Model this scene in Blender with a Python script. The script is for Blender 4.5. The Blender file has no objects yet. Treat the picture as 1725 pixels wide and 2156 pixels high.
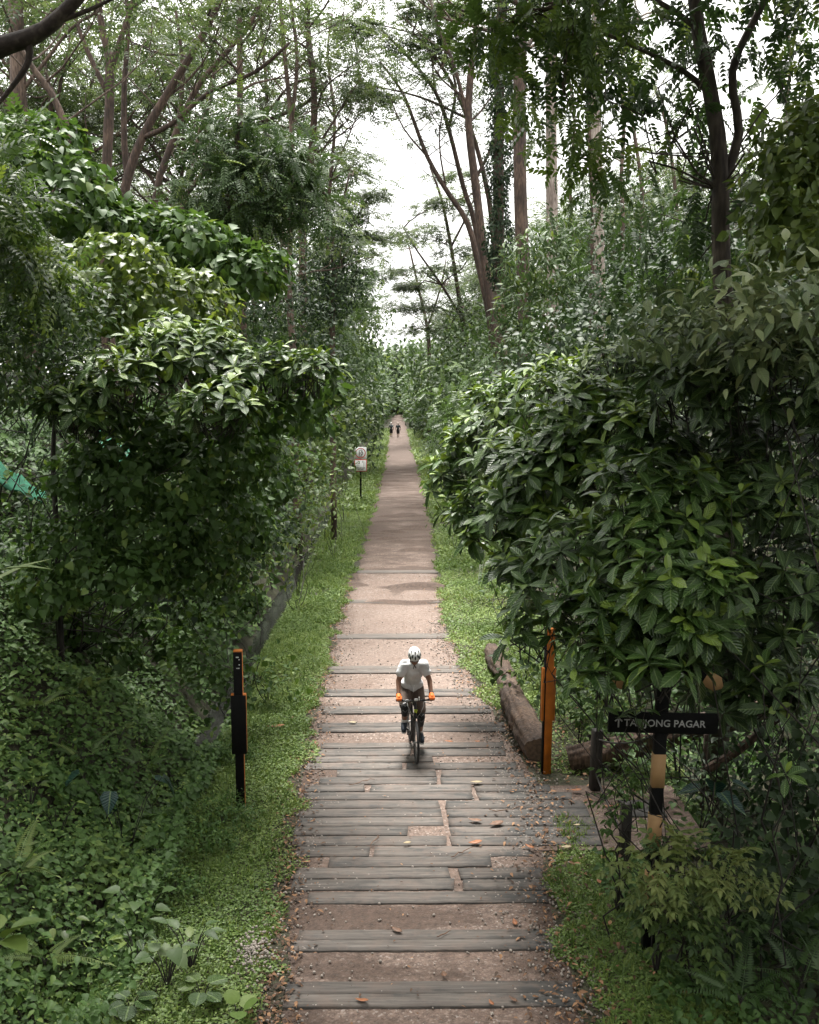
import bpy, bmesh, math, random
import numpy as np
from mathutils import Vector, Matrix, Euler
SC = bpy.context.scene
COL = SC.collection
R = math.radians
rng = np.random.default_rng(7)
random.seed(7)

# ------------------------------------------------------------------ camera, sky, sun, exposure
CAM_H = 6.1
F = 2156.0                     # focal length in photo pixels (photo taken as 1725 x 2156)
PITCH, YAW = 6.95, -0.65
cam_data = bpy.data.cameras.new("camera")
cam = bpy.data.objects.new("camera", cam_data)
COL.objects.link(cam)
cam.location = (0, 0, CAM_H)
cam.rotation_euler = (R(90 - PITCH), 0, R(YAW))
cam_data.sensor_fit = 'VERTICAL'
cam_data.sensor_height = 36.0
cam_data.lens = 36.0
cam_data.clip_start = 0.1
cam_data.clip_end = 3000
SC.camera = cam

SUN_EL, SUN_AZ = 68.0, -10.0    # azimuth measured clockwise from +Y (up the path)
world = bpy.data.worlds.new("World")
SC.world = world
world.use_nodes = True
wn, wl = world.node_tree.nodes, world.node_tree.links
bg = wn["Background"]
sky = wn.new("ShaderNodeTexSky")
sky.sky_type = 'NISHITA'
sky.sun_disc = False
sky.sun_elevation = R(SUN_EL)
sky.sun_rotation = R(SUN_AZ)
sky.dust_density = 4.0
sky.air_density = 1.0
# thin bright overcast: the blue sky mostly covered by white cloud with soft variation
tc = wn.new("ShaderNodeTexCoord")
nz = wn.new("ShaderNodeTexNoise"); nz.inputs["Scale"].default_value = 2.2; nz.inputs["Detail"].default_value = 5
rampw = wn.new("ShaderNodeValToRGB")
rampw.color_ramp.elements[0].color = (16.6, 16.5, 16.0, 1)
rampw.color_ramp.elements[1].color = (21.4, 21.1, 20.4, 1)
rampw.color_ramp.elements[0].position = 0.35
rampw.color_ramp.elements[1].position = 0.65
mixw = wn.new("ShaderNodeMix"); mixw.data_type = 'RGBA'; mixw.inputs["Factor"].default_value = 0.9
wl.new(tc.outputs["Generated"], nz.inputs["Vector"])
wl.new(nz.outputs["Fac"], rampw.inputs["Fac"])
wl.new(sky.outputs["Color"], mixw.inputs["A"])
wl.new(rampw.outputs["Color"], mixw.inputs["B"])
# overcast skies are about three times brighter overhead than at the horizon
sepw = wn.new("ShaderNodeSeparateXYZ"); wl.new(tc.outputs["Generated"], sepw.inputs[0])
grw = wn.new("ShaderNodeMapRange"); grw.inputs["From Min"].default_value = 0.0; grw.inputs["From Max"].default_value = 1.0
grw.inputs["To Min"].default_value = .55; grw.inputs["To Max"].default_value = 1.5
wl.new(sepw.outputs["Z"], grw.inputs["Value"])
vmw = wn.new("ShaderNodeVectorMath"); vmw.operation = 'SCALE'
wl.new(mixw.outputs["Result"], vmw.inputs[0]); wl.new(grw.outputs["Result"], vmw.inputs["Scale"])
wl.new(vmw.outputs[0], bg.inputs["Color"])
bg.inputs["Strength"].default_value = 0.055

sun_d = bpy.data.lights.new("sun", 'SUN')
sun = bpy.data.objects.new("sun", sun_d)
COL.objects.link(sun)
sun_d.energy = 3.4
sun_d.angle = R(20)
sun_d.color = (1.0, 0.97, 0.92)
_sd = Vector((math.sin(R(SUN_AZ)) * math.cos(R(SUN_EL)), math.cos(R(SUN_AZ)) * math.cos(R(SUN_EL)), math.sin(R(SUN_EL))))
sun.rotation_euler = _sd.to_track_quat('Z', 'Y').to_euler()
sun.location = _sd * 60

SC.view_settings.view_transform = 'Standard'
SC.view_settings.look = 'None'
SC.view_settings.exposure = 1.75
SC.view_settings.gamma = 1.0
SC.render.engine = 'CYCLES'
cy = SC.cycles
cy.use_denoising = True
cy.max_bounces = 6
cy.diffuse_bounces = 3
cy.glossy_bounces = 2
cy.transmission_bounces = 3
cy.volume_bounces = 0
cy.transparent_max_bounces = 8
cy.sample_clamp_indirect = 4.0

# ------------------------------------------------------------------ pixel -> world helpers
CROT = cam.rotation_euler.to_matrix()
def ray(px, py):
    return CROT @ Vector(((px - 862.5) / F, (1078.0 - py) / F, -1.0))
def P(px, py, d):              # the point seen at that photo pixel, d metres up the path
    r = ray(px, py)
    t = d / r.y
    return Vector((r.x * t, d, CAM_H + r.z * t))
def G(px, py, z=0.0):          # the point seen at that pixel on the plane of height z
    r = ray(px, py)
    t = (z - CAM_H) / r.z
    return Vector((r.x * t, r.y * t, z))
def S(d):                      # photo pixels per metre at distance d
    return F / d

# ------------------------------------------------------------------ value noise (vectorised)
def _hash(ix, iy, iz):
    h = (ix * 374761393 + iy * 668265263 + iz * 2147483647 + 144665) & 0xffffffff
    h = ((h ^ (h >> 13)) * 1274126177) & 0xffffffff
    return ((h ^ (h >> 16)) & 0xffff) / 65535.0
def vnoise(p):
    p = np.asarray(p, dtype=np.float64)
    i = np.floor(p).astype(np.int64); f = p - i
    f = f * f * (3 - 2 * f)
    out = 0
    for dx in (0, 1):
        for dy in (0, 1):
            for dz in (0, 1):
                w = (f[..., 0] if dx else 1 - f[..., 0]) * (f[..., 1] if dy else 1 - f[..., 1]) * (f[..., 2] if dz else 1 - f[..., 2])
                out = out + w * _hash(i[..., 0] + dx, i[..., 1] + dy, i[..., 2] + dz)
    return out
def fnoise(x, y, s, seed=0):
    p = np.stack([np.asarray(x) * s, np.asarray(y) * s, np.zeros_like(np.asarray(x, dtype=float)) + seed * 7.3 + .5], -1)
    return vnoise(p) * .6 + vnoise(p * 2.1) * .28 + vnoise(p * 4.3) * .12

# ------------------------------------------------------------------ path edges and terrain
LE = [(560, 2500), (575, 2156), (597, 1980), (612, 1850), (622, 1750), (638, 1640), (655, 1560), (670, 1480), (690, 1390),
      (708, 1320), (735, 1230), (757, 1180), (775, 1110), (795, 1040), (810, 980), (817, 930), (822, 900), (828, 870)]
RE = [(1350, 2500), (1230, 2156), (1185, 2000), (1150, 1850), (1140, 1720), (1105, 1610), (1050, 1510), (990, 1425), (946, 1340),
      (930, 1260), (920, 1190), (908, 1120), (895, 1040), (880, 980), (866, 940), (857, 900), (847, 870)]
_l = [G(*q) for q in LE]; _r = [G(*q) for q in RE]
LY, LX = np.array([-30.] + [v.y for v in _l] + [420.]), np.array([_l[0].x] + [v.x for v in _l] + [_l[-1].x])
RY, RX = np.array([-30.] + [v.y for v in _r] + [420.]), np.array([_r[0].x] + [v.x for v in _r] + [_r[-1].x])
def xl(y): return np.interp(y, LY, LX)
def xr(y): return np.interp(y, RY, RX)
DITCH_X = -3.45
def sstep(t):
    t = np.clip(t, 0, 1); return t * t * (3 - 2 * t)
def terrain(x, y):
    x = np.asarray(x, dtype=float); y = np.asarray(y, dtype=float)
    far = 1 - .45 * sstep((y - 70) / 120)
    wob = (fnoise(x * 0 + 3, y, .12, 3) - .5) * .9
    t = np.clip((-3.95 - x + wob * .4) / 4.7, 0, 1)
    z = 4.7 * (t * .75 + .25 * sstep(t)) * far
    z = z + np.clip(-8.6 - x, 0, 25) * .13 * far
    z = z - .38 * np.exp(-((x - DITCH_X + wob * .25) / .32) ** 2) * sstep((y - 5) / 4)
    r0 = 3.4 + 2.6 * (1 - sstep((y - 17) / 5))
    z = z + np.clip(x - r0, 0, 7) * .32 * far
    edge = np.maximum(xl(y) - x, x - xr(y))
    k = sstep((edge - .15) / .8)
    z = z + k * ((fnoise(x, y, .9, 1) - .5) * .22 + (fnoise(x, y, .25, 2) - .5) * .35) - .012
    return z
def tz(x, y): return float(terrain(np.array([x]), np.array([y]))[0])

# ------------------------------------------------------------------ mesh bag
class Bag:
    def __init__(self):
        self.v = []; self.f = []; self.a = []; self.n = 0   # verts, faces (arrays Mx3 / Mx4), attributes
    def add(self, v, faces, tint=0.5, rib=0.0, along=0.0):
        v = np.asarray(v, dtype=np.float32).reshape(-1, 3)
        m = len(v)
        self.v.append(v)
        a = np.empty((m, 3), dtype=np.float32)
        a[:, 0] = tint; a[:, 1] = rib; a[:, 2] = along
        self.a.append(a)
        for f in faces:
            f = np.asarray(f, dtype=np.int64)
            if len(f): self.f.append(f + self.n)
        self.n += m
    def tube(self, pts, radii, n=8, cap=True, tint=.5, lump=0.0):
        pts = [Vector(p) for p in pts]
        k = len(pts)
        if not hasattr(radii, '__len__'): radii = [radii] * k
        tans = []
        for i in range(k):
            t = pts[min(i + 1, k - 1)] - pts[max(i - 1, 0)]
            tans.append(t.normalized() if t.length > 1e-9 else Vector((0, 0, 1)))
        up = Vector((0, 0, 1)) if abs(tans[0].z) < .9 else Vector((1, 0, 0))
        x = tans[0].cross(up).normalized()
        vs = []
        for i in range(k):
            x = (x - tans[i] * x.dot(tans[i]))
            x = x.normalized() if x.length > 1e-6 else tans[i].orthogonal().normalized()
            y = tans[i].cross(x)
            for j in range(n):
                a = 2 * math.pi * j / n
                rr = radii[i] * (1 + (random.uniform(-lump, lump) if lump else 0))
                vs.append(pts[i] + (x * math.cos(a) + y * math.sin(a)) * rr)
        q = [(i * n + j, i * n + (j + 1) % n, (i + 1) * n + (j + 1) % n, (i + 1) * n + j) for i in range(k - 1) for j in range(n)]
        fs = [np.array(q)]
        if cap:
            vs.append(pts[0]); vs.append(pts[-1])
            c0, c1 = len(vs) - 2, len(vs) - 1
            fs.append(np.array([(c0, (j + 1) % n, j) for j in range(n)] + [(c1, (k - 1) * n + j, (k - 1) * n + (j + 1) % n) for j in range(n)]))
        self.add(np.array([tuple(p) for p in vs]), fs, tint)
    def box(self, c, s, rot=None, bevel=0.0, tint=.5):
        bm = bmesh.new()
        bmesh.ops.create_cube(bm, size=1.0)
        bmesh.ops.scale(bm, vec=s, verts=bm.verts)
        if bevel: bmesh.ops.bevel(bm, geom=bm.edges[:] , offset=bevel, segments=1, affect='EDGES')
        self.bm(bm, c, rot, tint)
    def bm(self, bm, c=(0, 0, 0), rot=None, tint=.5):
        M = Matrix.Translation(Vector(c)) @ (rot.to_4x4() if rot is not None else Matrix.Identity(4))
        bmesh.ops.transform(bm, matrix=M, verts=bm.verts)
        bm.verts.index_update()
        v = [tuple(x.co) for x in bm.verts]
        by = {}
        for f in bm.faces: by.setdefault(len(f.verts), []).append([x.index for x in f.verts])
        self.add(np.array(v), [np.array(b) for b in by.values()], tint)
        bm.free()
    def ball(self, c, r, rot=None, u=16, w=10, tint=.5):
        bm = bmesh.new()
        bmesh.ops.create_uvsphere(bm, u_segments=u, v_segments=w, radius=1)
        bmesh.ops.scale(bm, vec=r if hasattr(r, '__len__') else (r, r, r), verts=bm.verts)
        self.bm(bm, c, rot, tint)
    def mesh(self, name, mat=None, smooth=True):
        me = bpy.data.meshes.new(name)
        if not self.v: return me
        v = np.concatenate(self.v); a = np.concatenate(self.a)
        ls, tot, loops = [], [], []
        pos = 0
        for f in self.f:
            k = f.shape[1]
            loops.append(f.ravel())
            ls.append(pos + np.arange(len(f)) * k); tot.append(np.full(len(f), k))
            pos += f.size
        loops = np.concatenate(loops).astype(np.int32); ls = np.concatenate(ls).astype(np.int32); tot = np.concatenate(tot).astype(np.int32)
        me.vertices.add(len(v)); me.vertices.foreach_set("co", v.ravel())
        me.loops.add(len(loops)); me.loops.foreach_set("vertex_index", loops)
        me.polygons.add(len(ls)); me.polygons.foreach_set("loop_start", ls); me.polygons.foreach_set("loop_total", tot)
        if smooth: me.polygons.foreach_set("use_smooth", np.ones(len(ls), dtype=bool))
        for i, nm in enumerate(("tint", "rib", "along")):
            at = me.attributes.new(nm, 'FLOAT', 'POINT')
            at.data.foreach_set("value", np.ascontiguousarray(a[:, i]))
        me.update(calc_edges=True)
        if mat: me.materials.append(mat)
        return me
    def build(self, name, mat, parent=None, smooth=True, origin=None):
        if origin is not None:
            o = np.array(tuple(origin), dtype=np.float32)
            self.v = [x - o for x in self.v]
        me = self.mesh(name, mat, smooth)
        ob = bpy.data.objects.new(name, me)
        COL.objects.link(ob)
        if origin is not None: ob.location = origin
        if parent is not None:
            ob.parent = parent
        return ob

def tag(o, label=None, cat=None, group=None, kind=None):
    if label: o["label"] = label
    if cat: o["category"] = cat
    if group: o["group"] = group
    if kind: o["kind"] = kind
    return o
def empty(name, loc, label=None, cat=None, group=None, rz=0.0):
    o = bpy.data.objects.new(name, None)
    COL.objects.link(o)
    o.location = loc; o.rotation_euler = (0, 0, rz); o.empty_display_size = .2
    return tag(o, label, cat, group)
def part(bag, name, mat, root, smooth=True):      # bag in world space, root an unrotated Empty
    off = np.array(tuple(root.location), dtype=np.float32)
    bag.v = [x - off for x in bag.v]
    return bag.build(name, mat, root, smooth)
def copy_tree(root, loc, rz=0.0, scale=1.0, label=None, group=None):
    r = root.copy(); COL.objects.link(r)
    r.location = loc; r.rotation_euler = (0, 0, rz); r.scale = (scale,) * 3
    if label: r["label"] = label
    if group: r["group"] = group
    for ch in list(root.children):
        c = ch.copy(); COL.objects.link(c); c.parent = r
    return r

# ------------------------------------------------------------------ materials
MATS = {}
def newmat(name):
    m = bpy.data.materials.new(name); m.use_nodes = True
    return m, m.node_tree.nodes, m.node_tree.links, m.node_tree.nodes["Principled BSDF"]
def plain(name, col, rough=.6, metal=0.0, var=.12, scale=40.0, bump=0.0, spec=.5):
    if name in MATS: return MATS[name]
    m, n, l, b = newmat(name)
    nz = n.new("ShaderNodeTexNoise"); nz.inputs["Scale"].default_value = scale; nz.inputs["Detail"].default_value = 4
    g = n.new("ShaderNodeTexCoord"); l.new(g.outputs["Object"], nz.inputs["Vector"])
    rp = n.new("ShaderNodeValToRGB")
    rp.color_ramp.elements[0].position = .3; rp.color_ramp.elements[1].position = .7
    rp.color_ramp.elements[0].color = tuple(c * (1 - var) for c in col) + (1,)
    rp.color_ramp.elements[1].color = tuple(min(1, c * (1 + var)) for c in col) + (1,)
    l.new(nz.outputs["Fac"], rp.inputs["Fac"]); l.new(rp.outputs["Color"], b.inputs["Base Color"])
    b.inputs["Roughness"].default_value = rough; b.inputs["Metallic"].default_value = metal
    b.inputs["Specular IOR Level"].default_value = spec
    if bump:
        bp = n.new("ShaderNodeBump"); bp.inputs["Strength"].default_value = bump; bp.inputs["Distance"].default_value = .01
        l.new(nz.outputs["Fac"], bp.inputs["Height"]); l.new(bp.outputs["Normal"], b.inputs["Normal"])
    MATS[name] = m
    return m
def leafmat(name, c0, c1, c2, rough=.42, trans=.28, veins=False, spec=.36, back=1.0):
    m, n, l, b = newmat(name)
    at = n.new("ShaderNodeAttribute"); at.attribute_name = "tint"
    rp = n.new("ShaderNodeValToRGB")
    e = rp.color_ramp.elements
    e[0].color = c0 + (1,); e[0].position = 0.0
    e[1].color = c2 + (1,); e[1].position = 1.0
    x = rp.color_ramp.elements.new(.55); x.color = c1 + (1,)
    l.new(at.outputs["Fac"], rp.inputs["Fac"])
    col = rp.outputs["Color"]
    if veins:
        rb = n.new("ShaderNodeAttribute"); rb.attribute_name = "rib"
        al = n.new("ShaderNodeAttribute"); al.attribute_name = "along"
        # midrib
        mr = n.new("ShaderNodeMapRange"); mr.inputs["From Min"].default_value = .86; mr.inputs["From Max"].default_value = .97
        l.new(rb.outputs["Fac"], mr.inputs["Value"])
        # side veins: along + slope * across
        ma = n.new("ShaderNodeMath"); ma.operation = 'MULTIPLY_ADD'; ma.inputs[1].default_value = .22
        l.new(rb.outputs["Fac"], ma.inputs[0]); l.new(al.outputs["Fac"], ma.inputs[2])
        mm = n.new("ShaderNodeMath"); mm.operation = 'MULTIPLY'; mm.inputs[1].default_value = 58.0
        l.new(ma.outputs[0], mm.inputs[0])
        sn = n.new("ShaderNodeMath"); sn.operation = 'SINE'; l.new(mm.outputs[0], sn.inputs[0])
        bp = n.new("ShaderNodeBump"); bp.inputs["Strength"].default_value = .35; bp.inputs["Distance"].default_value = .01
        l.new(sn.outputs[0], bp.inputs["Height"]); l.new(bp.outputs["Normal"], b.inputs["Normal"])
        mx = n.new("ShaderNodeMix"); mx.data_type = 'RGBA'
        fm = n.new("ShaderNodeMath"); fm.operation = 'MULTIPLY'; fm.inputs[1].default_value = .55
        l.new(mr.outputs["Result"], fm.inputs[0]); l.new(fm.outputs[0], mx.inputs["Factor"])
        l.new(col, mx.inputs["A"]); mx.inputs["B"].default_value = (.2, .28, .1, 1)
        col = mx.outputs["Result"]
    l.new(col, b.inputs["Base Color"])
    b.inputs["Roughness"].default_value = rough
    b.inputs["Specular IOR Level"].default_value = spec
    if trans:
        t = n.new("ShaderNodeBsdfTranslucent")
        hs = n.new("ShaderNodeHueSaturation"); hs.inputs["Hue"].default_value = .485; hs.inputs["Saturation"].default_value = 1.1; hs.inputs["Value"].default_value = 1.5
        l.new(col, hs.inputs["Color"]); l.new(hs.outputs["Color"], t.inputs["Color"])
        mix = n.new("ShaderNodeMixShader"); mix.inputs["Fac"].default_value = trans
        out = n["Material Output"]
        l.new(b.outputs[0], mix.inputs[1]); l.new(t.outputs[0], mix.inputs[2]); l.new(mix.outputs[0], out.inputs["Surface"])
    return m
LM = {
 'whorl':   leafmat('glossy_leaf', (.022, .048, .011), (.050, .100, .020), (.165, .245, .035), .34, .15, True),
 'whorl2':  leafmat('shrub_leaf', (.022, .044, .014), (.048, .088, .025), (.14, .20, .04), .38, .15, True),
 'pale':    leafmat('pale_leaf', (.035, .06, .022), (.10, .14, .06), (.25, .29, .13), .4, .2, True),
 'vine':    leafmat('vine_leaf', (.022, .05, .012), (.052, .10, .022), (.135, .195, .045), .52, .25, spec=.22),
 'vine_b':  leafmat('bright_vine_leaf', (.034, .06, .014), (.085, .13, .03), (.19, .245, .05), .42, .28),
 'cover':   leafmat('ground_cover_leaf', (.030, .066, .016), (.066, .126, .030), (.15, .21, .045), .52, .15, spec=.22),
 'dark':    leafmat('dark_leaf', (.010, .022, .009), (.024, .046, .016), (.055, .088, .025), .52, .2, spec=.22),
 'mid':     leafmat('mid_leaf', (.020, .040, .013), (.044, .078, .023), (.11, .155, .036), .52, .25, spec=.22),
 'pinn':    leafmat('pinnate_leaf', (.026, .052, .014), (.055, .10, .024), (.14, .2, .04), .42, .32),
 'albizia': leafmat('feathery_leaf', (.022, .038, .015), (.048, .072, .027), (.10, .13, .048), .6, .4, spec=.2),
 'fern':    leafmat('fern_leaf', (.03, .062, .02), (.07, .12, .036), (.15, .2, .06), .5, .3),
 'grass':   leafmat('grass_blade', (.055, .105, .02), (.14, .215, .05), (.26, .32, .09), .5, .25),
 'taro':    leafmat('taro_leaf', (.010, .035, .03), (.016, .05, .04), (.03, .07, .04), .35, .15, True),
 'yellowish': leafmat('yellow_green_leaf', (.05, .08, .02), (.12, .16, .042), (.2, .22, .07), .5, .25, True),
}
def barkmat(name, c0, c1, c2, scale=6.0, stretch=.22):
    m, n, l, b = newmat(name)
    g = n.new("ShaderNodeTexCoord")
    mp = n.new("ShaderNodeMapping"); mp.inputs["Scale"].default_value = (1, 1, stretch)
    l.new(g.outputs["Object"], mp.inputs["Vector"])
    nz = n.new("ShaderNodeTexNoise"); nz.inputs["Scale"].default_value = scale * 3; nz.inputs["Detail"].default_value = 6
    l.new(mp.outputs[0], nz.inputs["Vector"])
    n2 = n.new("ShaderNodeTexNoise"); n2.inputs["Scale"].default_value = 1.3; n2.inputs["Detail"].default_value = 5
    l.new(g.outputs["Object"], n2.inputs["Vector"])
    ad = n.new("ShaderNodeMath"); ad.operation = 'MULTIPLY_ADD'; ad.inputs[1].default_value = .55
    l.new(nz.outputs["Fac"], ad.inputs[0])
    s2 = n.new("ShaderNodeMath"); s2.operation = 'MULTIPLY'; s2.inputs[1].default_value = .45
    l.new(n2.outputs["Fac"], s2.inputs[0]); l.new(s2.outputs[0], ad.inputs[2])
    rp = n.new("ShaderNodeValToRGB")
    e = rp.color_ramp.elements; e[0].position = .36; e[1].position = .64
    e[0].color = c0 + (1,); e[1].color = c2 + (1,)
    x = e.new(.5); x.color = c1 + (1,)
    l.new(ad.outputs[0], rp.inputs["Fac"]); l.new(rp.outputs["Color"], b.inputs["Base Color"])
    b.inputs["Roughness"].default_value = .85
    bp = n.new("ShaderNodeBump"); bp.inputs["Strength"].default_value = .5; bp.inputs["Distance"].default_value = .03
    l.new(nz.outputs["Fac"], bp.inputs["Height"]); l.new(bp.outputs["Normal"], b.inputs["Normal"])
    return m
BM = {
 'branch': barkmat('dark_branch_bark', (.014, .010, .008), (.036, .025, .02), (.085, .065, .052), 4.0, 1.0),
 'deep': barkmat('shaded_brown_bark', (.018, .013, .010), (.05, .037, .028), (.10, .078, .06)),
 'red':  barkmat('reddish_bark', (.016, .0095, .007), (.046, .027, .019), (.105, .066, .048)),
 'grey': barkmat('pale_grey_bark', (.10, .075, .06), (.22, .175, .15), (.36, .31, .27)),
 'dark': barkmat('dark_bark', (.008, .007, .006), (.02, .016, .013), (.05, .042, .035)),
 'brown': barkmat('brown_bark', (.025, .016, .012), (.07, .045, .033), (.14, .095, .07)),
 'log':  barkmat('log_bark', (.012, .007, .005), (.055, .034, .023), (.15, .096, .064), 9.0),
}

def ground_material():
    m, n, l, b = newmat('forest_floor')
    g = n.new("ShaderNodeNewGeometry")
    a = n.new("ShaderNodeTexNoise"); a.inputs["Scale"].default_value = 1.7; a.inputs["Detail"].default_value = 8; a.inputs["Roughness"].default_value = .7
    c = n.new("ShaderNodeTexNoise"); c.inputs["Scale"].default_value = 22; c.inputs["Detail"].default_value = 5
    l.new(g.outputs["Position"], a.inputs["Vector"]); l.new(g.outputs["Position"], c.inputs["Vector"])
    r1 = n.new("ShaderNodeValToRGB")
    e = r1.color_ramp.elements
    e[0].position = .35; e[0].color = (.020, .020, .010, 1)
    e[1].position = .68; e[1].color = (.055, .075, .026, 1)
    x = e.new(.5); x.color = (.04, .036, .02, 1)
    mx = n.new("ShaderNodeMix"); mx.data_type = 'FLOAT'; mx.inputs["Factor"].default_value = .5
    l.new(a.outputs["Fac"], mx.inputs["A"]); l.new(c.outputs["Fac"], mx.inputs["B"])
    l.new(mx.outputs["Result"], r1.inputs["Fac"]); l.new(r1.outputs["Color"], b.inputs["Base Color"])
    b.inputs["Roughness"].default_value = .95
    bp = n.new("ShaderNodeBump"); bp.inputs["Strength"].default_value = .7; bp.inputs["Distance"].default_value = .05
    l.new(c.outputs["Fac"], bp.inputs["Height"]); l.new(bp.outputs["Normal"], b.inputs["Normal"])
    return m
def gravel_material(name, tone=1.0):
    m, n, l, b = newmat(name)
    g = n.new("ShaderNodeNewGeometry")
    vo = n.new("ShaderNodeTexVoronoi"); vo.inputs["Scale"].default_value = 42
    l.new(g.outputs["Position"], vo.inputs["Vector"])
    sep = n.new("ShaderNodeSeparateColor"); l.new(vo.outputs["Color"], sep.inputs[0])
    peb = n.new("ShaderNodeValToRGB")
    e = peb.color_ramp.elements
    e[0].position = 0; e[0].color = (.10 * tone, .072 * tone, .058 * tone, 1)
    e[1].position = 1; e[1].color = (.46 * tone, .41 * tone, .37 * tone, 1)
    for p_, c_ in ((.45, (.155, .112, .09)), (.8, (.21, .158, .13)), (.93, (.29, .235, .2))):
        x = e.new(p_); x.color = tuple(v * tone for v in c_) + (1,)
    l.new(sep.outputs[0], peb.inputs["Fac"])
    # reddish fine soil between the stones
    nz = n.new("ShaderNodeTexNoise"); nz.inputs["Scale"].default_value = 1.1; nz.inputs["Detail"].default_value = 7; nz.inputs["Roughness"].default_value = .65
    l.new(g.outputs["Position"], nz.inputs["Vector"])
    r2 = n.new("ShaderNodeMapRange"); r2.inputs["From Min"].default_value = .38; r2.inputs["From Max"].default_value = .62
    r2.inputs["To Min"].default_value = .25; r2.inputs["To Max"].default_value = .8
    l.new(nz.outputs["Fac"], r2.inputs["Value"])
    mx = n.new("ShaderNodeMix"); mx.data_type = 'RGBA'
    l.new(r2.outputs["Result"], mx.inputs["Factor"]); l.new(peb.outputs["Color"], mx.inputs["A"])
    mx.inputs["B"].default_value = (.14 * tone, .094 * tone, .072 * tone, 1)
    # damp dark soil patches and painted far canopy shade, spread where 'tint' says and by noise
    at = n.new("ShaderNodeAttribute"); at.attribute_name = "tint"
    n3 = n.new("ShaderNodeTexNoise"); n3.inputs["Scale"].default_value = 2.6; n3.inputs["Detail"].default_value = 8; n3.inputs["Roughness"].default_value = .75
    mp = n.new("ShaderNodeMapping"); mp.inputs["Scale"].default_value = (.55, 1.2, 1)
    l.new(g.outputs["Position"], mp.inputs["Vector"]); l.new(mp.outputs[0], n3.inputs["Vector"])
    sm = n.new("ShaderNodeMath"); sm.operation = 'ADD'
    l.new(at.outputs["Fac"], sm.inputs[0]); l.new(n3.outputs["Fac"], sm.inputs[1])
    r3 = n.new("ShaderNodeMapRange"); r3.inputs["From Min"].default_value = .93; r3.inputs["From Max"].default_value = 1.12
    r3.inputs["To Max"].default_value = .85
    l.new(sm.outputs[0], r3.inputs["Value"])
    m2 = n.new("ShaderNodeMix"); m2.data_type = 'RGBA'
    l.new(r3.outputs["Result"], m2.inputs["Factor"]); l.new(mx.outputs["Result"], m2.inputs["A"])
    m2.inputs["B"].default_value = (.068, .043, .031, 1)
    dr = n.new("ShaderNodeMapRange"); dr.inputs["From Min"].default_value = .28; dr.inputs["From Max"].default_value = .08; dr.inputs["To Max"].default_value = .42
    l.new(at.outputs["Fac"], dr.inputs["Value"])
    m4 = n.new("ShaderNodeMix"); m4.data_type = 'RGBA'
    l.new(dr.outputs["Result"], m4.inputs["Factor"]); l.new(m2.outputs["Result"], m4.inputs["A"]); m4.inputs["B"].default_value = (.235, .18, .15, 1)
    n5 = n.new("ShaderNodeTexNoise"); n5.inputs["Scale"].default_value = 11; n5.inputs["Detail"].default_value = 3; n5.inputs["Roughness"].default_value = .8
    l.new(g.outputs["Position"], n5.inputs["Vector"])
    r5 = n.new("ShaderNodeMapRange"); r5.inputs["From Min"].default_value = .3; r5.inputs["From Max"].default_value = .7; r5.inputs["To Min"].default_value = .58; r5.inputs["To Max"].default_value = 1.32
    l.new(n5.outputs["Fac"], r5.inputs["Value"])
    h5 = n.new("ShaderNodeHueSaturation"); l.new(r5.outputs["Result"], h5.inputs["Value"]); l.new(m4.outputs["Result"], h5.inputs["Color"])
    l.new(h5.outputs["Color"], b.inputs["Base Color"])
    b.inputs["Roughness"].default_value = .9
    bp = n.new("ShaderNodeBump"); bp.inputs["Strength"].default_value = .55; bp.inputs["Distance"].default_value = .012
    l.new(vo.outputs["Distance"], bp.inputs["Height"]); bp.invert = True
    l.new(bp.outputs["Normal"], b.inputs["Normal"])
    return m
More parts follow.
